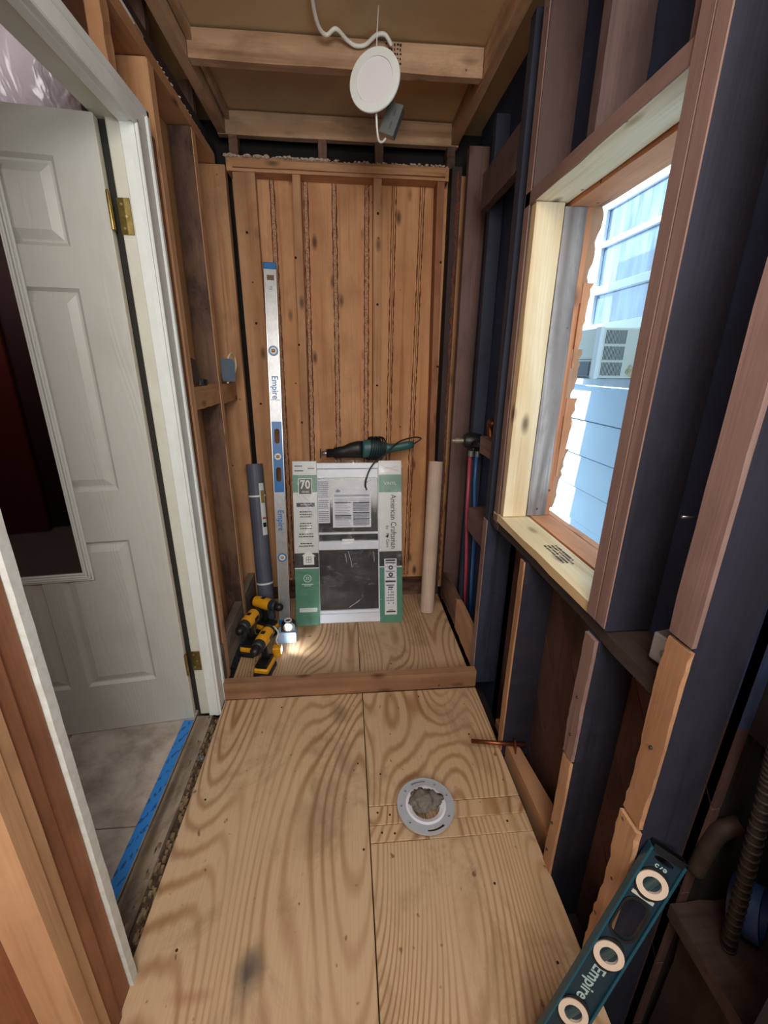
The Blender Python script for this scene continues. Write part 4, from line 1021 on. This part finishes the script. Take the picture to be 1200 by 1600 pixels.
# copper stub through the right wall low down
cs = empty('copper_stub', (.5, 1.20, .05), 'copper pipe stub sticking out over the floor from the right wall', 'pipe')
tube('pipe', [(-.045, .022, .0), (.155, -.012, .0)], .008, COPPER, cs, 12); lathe('closed_tip', [(.002, -.004), (.006, -.002), (.008, .004)], COPPER, cs, 12, T(-.045, .022, 0) @ RZ(-10) @ RY(90))
prism('bracket_ear', [(-.030, -.014), (.030, -.014), (.022, .012), (.0, .020), (-.022, .012)], -.003, .003, COPPER, cs, M=T(.112, -.006, 0) @ RZ(80))
ll = fromV('loose_lumber', [(.590, 1.215, -.04), (.628, 1.215, -.04), (.690, .87, -.10), (.600, .87, -.10), (.590, 1.215, .035), (.632, 1.215, .035), (.668, .87, .035), (.600, .87, .035)], HEXF, wood('tan_edge', 'y'), label='pale lumber piece lying in the wall cavity beyond the floor edge', cat='lumber')
box('short_offcut', .60, .66, 1.32, 1.36, -.03, .012, 'tan_edge', None, label='small square offcut of lumber in the right wall cavity', cat='lumber')

# ---- closet flange with rag
cf = empty('closet_flange', (.238, 1.000, 0.0), 'round metal toilet flange with slots screwed to the plywood floor', 'flange')
RF = .093; hs = []
def arc(r0, r1, a0, a1, n=8): return [(r1 * math.cos(R(a0 + (a1 - a0) * k / n)), r1 * math.sin(R(a0 + (a1 - a0) * k / n))) for k in range(n + 1)] + [(r0 * math.cos(R(a1 - (a1 - a0) * k / n)), r0 * math.sin(R(a1 - (a1 - a0) * k / n))) for k in range(n + 1)]
hs = [arc(.079, .086, 82, 118), arc(.078, .087, 265, 305), circ(0, 0, .064, n=40)] + [circ(.080 * math.cos(R(q_)), .080 * math.sin(R(q_)), .004, n=10) for q_ in (140, 178, 222, 58, 328, 20)]
prism('flange_ring', circ(0, 0, RF, n=64), -.036, -.030, GREYM, cf, M=RX(-90) @ Matrix.Scale(1, 4) if False else Matrix(((1, 0, 0, 0), (0, 0, 1, 0), (0, -1, 0, 0), (0, 0, 0, 1))), holes=hs)
lathe('outer_lip', [(RF - .001, .028), (RF + .0015, .028), (RF + .0015, .0365), (RF - .001, .0365)], GREYM, cf, 64, closed=True)
lathe('plastic_collar', [(.042, .002), (.062, .002), (.066, .0375), (.060, .0390), (.046, .032)], PVCW, cf, 48, closed=True)
lathe('hub_below', [(.063, .0), (.076, 0), (.072, .026), (.063, .026)], simple('dark_hub', '#2d2a2b', .6), cf, 40, closed=True)
random.seed(77)
bm = bmesh.new(); bmesh.ops.create_icosphere(bm, subdivisions=4, radius=1.0)
from mathutils import noise as mn
for v in bm.verts:
    p = v.co.copy(); n1 = mn.noise(p * 1.7 + Vector((3, 1, 7))) ; n2 = abs(mn.noise(p * 3.7)); n3 = mn.noise(p * 9)
    r = 1 + .35 * n1 - .45 * n2 + .10 * n3
    v.co = Vector((p.x * .046 * r, p.y * .044 * r, max(p.z, -.6) * .022 * (r + .3 * n2)))
    if p.x > .8: v.co.x += (p.x - .8) * .12
rg = plink(bm, 'rag', RAG, None, (.234, 1.006, .047), True, label='crumpled grey rag stuffed in the toilet flange', cat='rag')
for o in (cf, rg):
    o.location.x = .238 if o is cf else .232

# ---- ceiling light, driver and cable
DLm = frame((.108, 1.72, 2.257), (.108, 1.72, 3), (0, -1, 0))
cl = empty('hanging_disc_light', mat=T(.108, 1.72, 2.257) @ RZ(-24) @ RX(-4), label='round white slim ceiling light hanging face-on from its wire', cat='ceiling light')
lathe('trim_ring', [(.061, 0), (.0615, .004), (.084, .003), (.085, -.001), (.083, -.006), (.0605, -.006)], WHITE, cl, 48, RX(90), closed=True)
lathe('diffuser', [(.001, 0.0015), (.0605, .0015), (.0605, -.004), (.001, -.004)], simple('diffuser_white', '#e8e6ea', .5), cl, 48, RX(90))
lathe('rear_can', [(.001, -.0065), (.070, -.0065), (.068, -.022), (.001, -.022)], GALV, cl, 32, RX(90))
tube('hanging_wire', [(0, .012, .08), (0, .012, .13), (.0, .02, .20)], .0016, WHITE, cl, 6)
jb = empty('driver_box', mat=T(.172, 1.79, 2.185) @ RY(22) @ RZ(-20), label='small grey metal driver box dangling behind the disc light', cat='junction box')
box('box_body', -.026, .026, -.014, .014, -.045, .045, GALV, jb, .002); box('lid', -.027, .027, -.0165, -.0145, -.046, .046, simple('driver_grey', '#8b908c', .4, .6), jb, .001); 
for z in (-.02, .02): box('edge_glint', .004, .010, -.0178, -.0167, z - .01, z + .01, STEEL, jb, 0)  # steel strips laid on the lid as painted glints
tube('driver_wire', smoothpts([(.115, 1.735, 2.18), (.118, 1.74, 2.14), (.126, 1.76, 2.118), (.140, 1.775, 2.122), (.150, 1.785, 2.135)]), .0035, simple('cable_white', '#e8e8e0'), None, 8, label='short white wire looping from disc light to driver box', cat='wire')
tube('ceiling_cable', smoothpts([(-.06, 1.35, 2.478), (-.078, 1.60, 2.474), (-.082, 1.76, 2.468), (-.070, 1.85, 2.455), (-.045, 1.885, 2.450), (-.012, 1.875, 2.462), (.025, 1.91, 2.455), (.055, 1.925, 2.450), (.09, 1.925, 2.455), (.125, 1.90, 2.468), (.155, 1.895, 2.468), (.178, 1.91, 2.45)]), .0065, simple('cable_white', '#e8e8e0'), None, 8, label='white electrical cable snaking across the ceiling board', cat='cable')

# ---- left wall small things
gb = empty('switch_box', (-.548, 2.155, 1.375), 'grey blue electrical box with a looped cable on the left wall', 'electrical box')
prism('box_body', [(-.020, -.050), (.018, -.052), (.024, -.030), (.024, .035), (.012, .048), (-.016, .050), (-.024, .035), (-.024, -.035)], -.020, .016, simple('box_greyblue', '#6b7d90', .5), gb, M=RZ(60))
tube('looped_cable', smoothpts([(-.005, -.01, -.06), (.0, .0, -.04), (.004, .0, .04), (.01, .035, .072), (.012, .10, .060), (.01, .115, .01), (.0, .07, -.035)]), .0045, simple('cable_cream', '#e6d9b4', .5), gb, 8)
bc = box('black_case', -.612, -.578, 1.745, 1.83, 1.319, 1.418, BLACK, None, .012, label='small black rounded case standing on the left wall blocking', cat='case', rot=(0, R(-6), 0)); bc.location.z += .003
lathe('black_tape_roll', [(.014, 0), (.030, 0), (.030, .020), (.014, .020)], simple('tape_black', '#1a1c20', .3), None, 28, T(-.596, 1.885, 1.320), closed=True, label='small roll of black tape lying on the left wall blocking', cat='tape roll')

# ---- right wall small things
mb = empty('metal_box', (.640, .650, .866), 'small silver electrical box with wire on the dark ledge right of the window', 'electrical box')
box('box_body', -.030, .026, -.036, .036, -.022, .040, simple('silver_box', '#c3c9cf', .3, .6), mb, .004, rot=(0, 0, .2)); lathe('knockout', [(.001, 0), (.009, 0), (.009, .002), (.001, .002)], GALV, mb, 16, T(-.0325, -.004, .008) @ RY(-90))
tube('black_wire', smoothpts([(-.02, -.03, .045), (-.040, -.038, .03), (-.045, -.030, 0), (-.035, -.03, -.02)]), .0022, BLACK, mb, 6)
tube('bent_nail', [(.68, .685, 1.138), (.64, .684, 1.143), (.605, .682, 1.146)], .0028, STEEL, None, 8, label='bright nail sticking out between the right wall studs', cat='nail')

# ---- teal spirit level at lower right: stands on the plywood, top against the last stud
NM = frame((.345, .415, .003), (.618, .520, .506), (-.42, -1, .45))
tl = empty('spirit_level', mat=NM, label='short teal spirit level with white ringed vials leaning at lower right', cat='spirit level')
TP = simple('teal_metal', '#25596c', .35, .3); TD = simple('teal_dark', '#1d3440', .4, .2); CRM = simple('cream_ring', '#d9c6b4', .4)
w2 = .034; L2 = .580
VZ = (.506, .335, .191, .05)
prism('web_plate', rrect(-w2 + .005, w2 - .005, .010, L2 - .015, .002, 1), .007, .013, TD, tl, holes=[rrect(-.022, .022, .376, .462, .021), circ(0, .556, .018, .006)])
for s in (-1, 1): box('teal_rail', min(s * w2, s * (w2 - .005)), max(s * w2, s * (w2 - .005)), 0, .022, .008, L2 - .008, TP, tl, .001)
for z0, dz in ((L2 - .014, 1), (.014, -1)):
    bm = bmesh.new()
    for k in range(4): addbox(bm, -w2 + .004, w2 - .002, .002, .024, z0 + dz * k * .004 - .001, z0 + dz * k * .004 + .001, .0004)
    addbox(bm, -w2 + .006, w2 - .006, .004, .020, min(z0, z0 + dz * .013), max(z0, z0 + dz * .013))
    plink(bm, 'ribbed_end_cap', BLACK, tl)
for z in VZ:
    e = empty('vial', (0, 0, z)); e.parent = tl
    prism('vial_ring', circ(0, 0, .0285, .027, 32), .001, .009, CRM, e, holes=[circ(0, 0, .017, .016, 28)])
    prism('vial_housing', circ(0, 0, .0292, .034, 32), .003, .008, BLACK, e, holes=[circ(0, 0, .0287, .0272, 28)])
    lathe('vial_tube', [(.005, -.016), (.008, -.014), (.008, .014), (.005, .016)], simple('dark_glass', '#3a4a4c', .1), e, 14, T(0, .008, 0) @ RY(20))
prism('handle_rim', rrect(-.026, .026, .371, .467, .024), .004, .0068, BLACK, tl, holes=[rrect(-.022, .022, .376, .462, .021)])
box('white_label', -.022, .020, .0045, .0065, .4695, .4765, simple('label_pale', '#b9b9b0', .5), tl, 0)
TL = simple('pale_print', '#9fb6b4', .5)
text('lettering', 'Empire', .034, TL, tl, T(0, .0062, .263) @ RY(90), .82, .0005); text('lettering', 'e75', .016, TL, tl, T(0.0, .0062, .541) @ RY(180), 1, .0003)

# ---- lower right corner things
rd = [(.735, .44, .02), (.72, .44, .25), (.69, .435, .5), (.652, .43, .80)]
rd = [(.776, .45, -.05), (.758, .45, .063), (.71, .45, .42), (.665, .45, .766), (.64, .45, .95)]
bm = bmesh.new(); addtube(bm, rd, .011, 12)
N = 70
for i in range(N):
    s = i / N * 4; k = min(int(s), 3); f_ = s - k; p = Vector(rd[k]).lerp(Vector(rd[k + 1]), f_); q_ = Vector(rd[k]).lerp(Vector(rd[k + 1]), min(1, f_ + .02))
    addtube(bm, [p, p + (q_ - p).normalized() * .006], .0130, 10)
o = plink(bm, 'threaded_rod', PIPED, None, smooth=True, label='rusty ribbed metal rod standing in the lower right corner', cat='rod')
tr = lathe('tape_roll', [(.038, -.024), (.050, -.024), (.050, .024), (.038, .024)], simple('tape_blue', '#33508a', .5, c2='#22376a', ns=30), None, 36, T(.775, .480, .392) @ RZ(35) @ RX(74), closed=True, label='roll of blue masking tape in the dark corner behind the rod', cat='tape roll')
tube('bent_pipe', smoothpts([(.690, .525, .44), (.692, .522, .50), (.700, .518, .56), (.73, .51, .59)]), .016, simple('old_pipe', '#241d1a', .7, c2='#4a3a2e', ns=30), None, 12, label='dark old pipe bend above the teal level', cat='pipe')
hk = empty('orange_clamp', (.80, .40, .14), 'orange clamp jaw at the lower right corner of the floor', 'clamp')
prism('jaw', [(-.035, .045), (-.020, .052), (-.008, .030), (.02, .015), (.05, .0), (.06, -.05), (.02, -.06), (-.005, -.03), (-.025, 0), (-.038, .02)], -.008, .008, simple('orange_plastic', '#c9822a', .5), hk, M=RZ(20))
tube('pivot', [(-.026, -.012, .034), (-.026, .012, .034)], .005, DARKG, hk, 8)
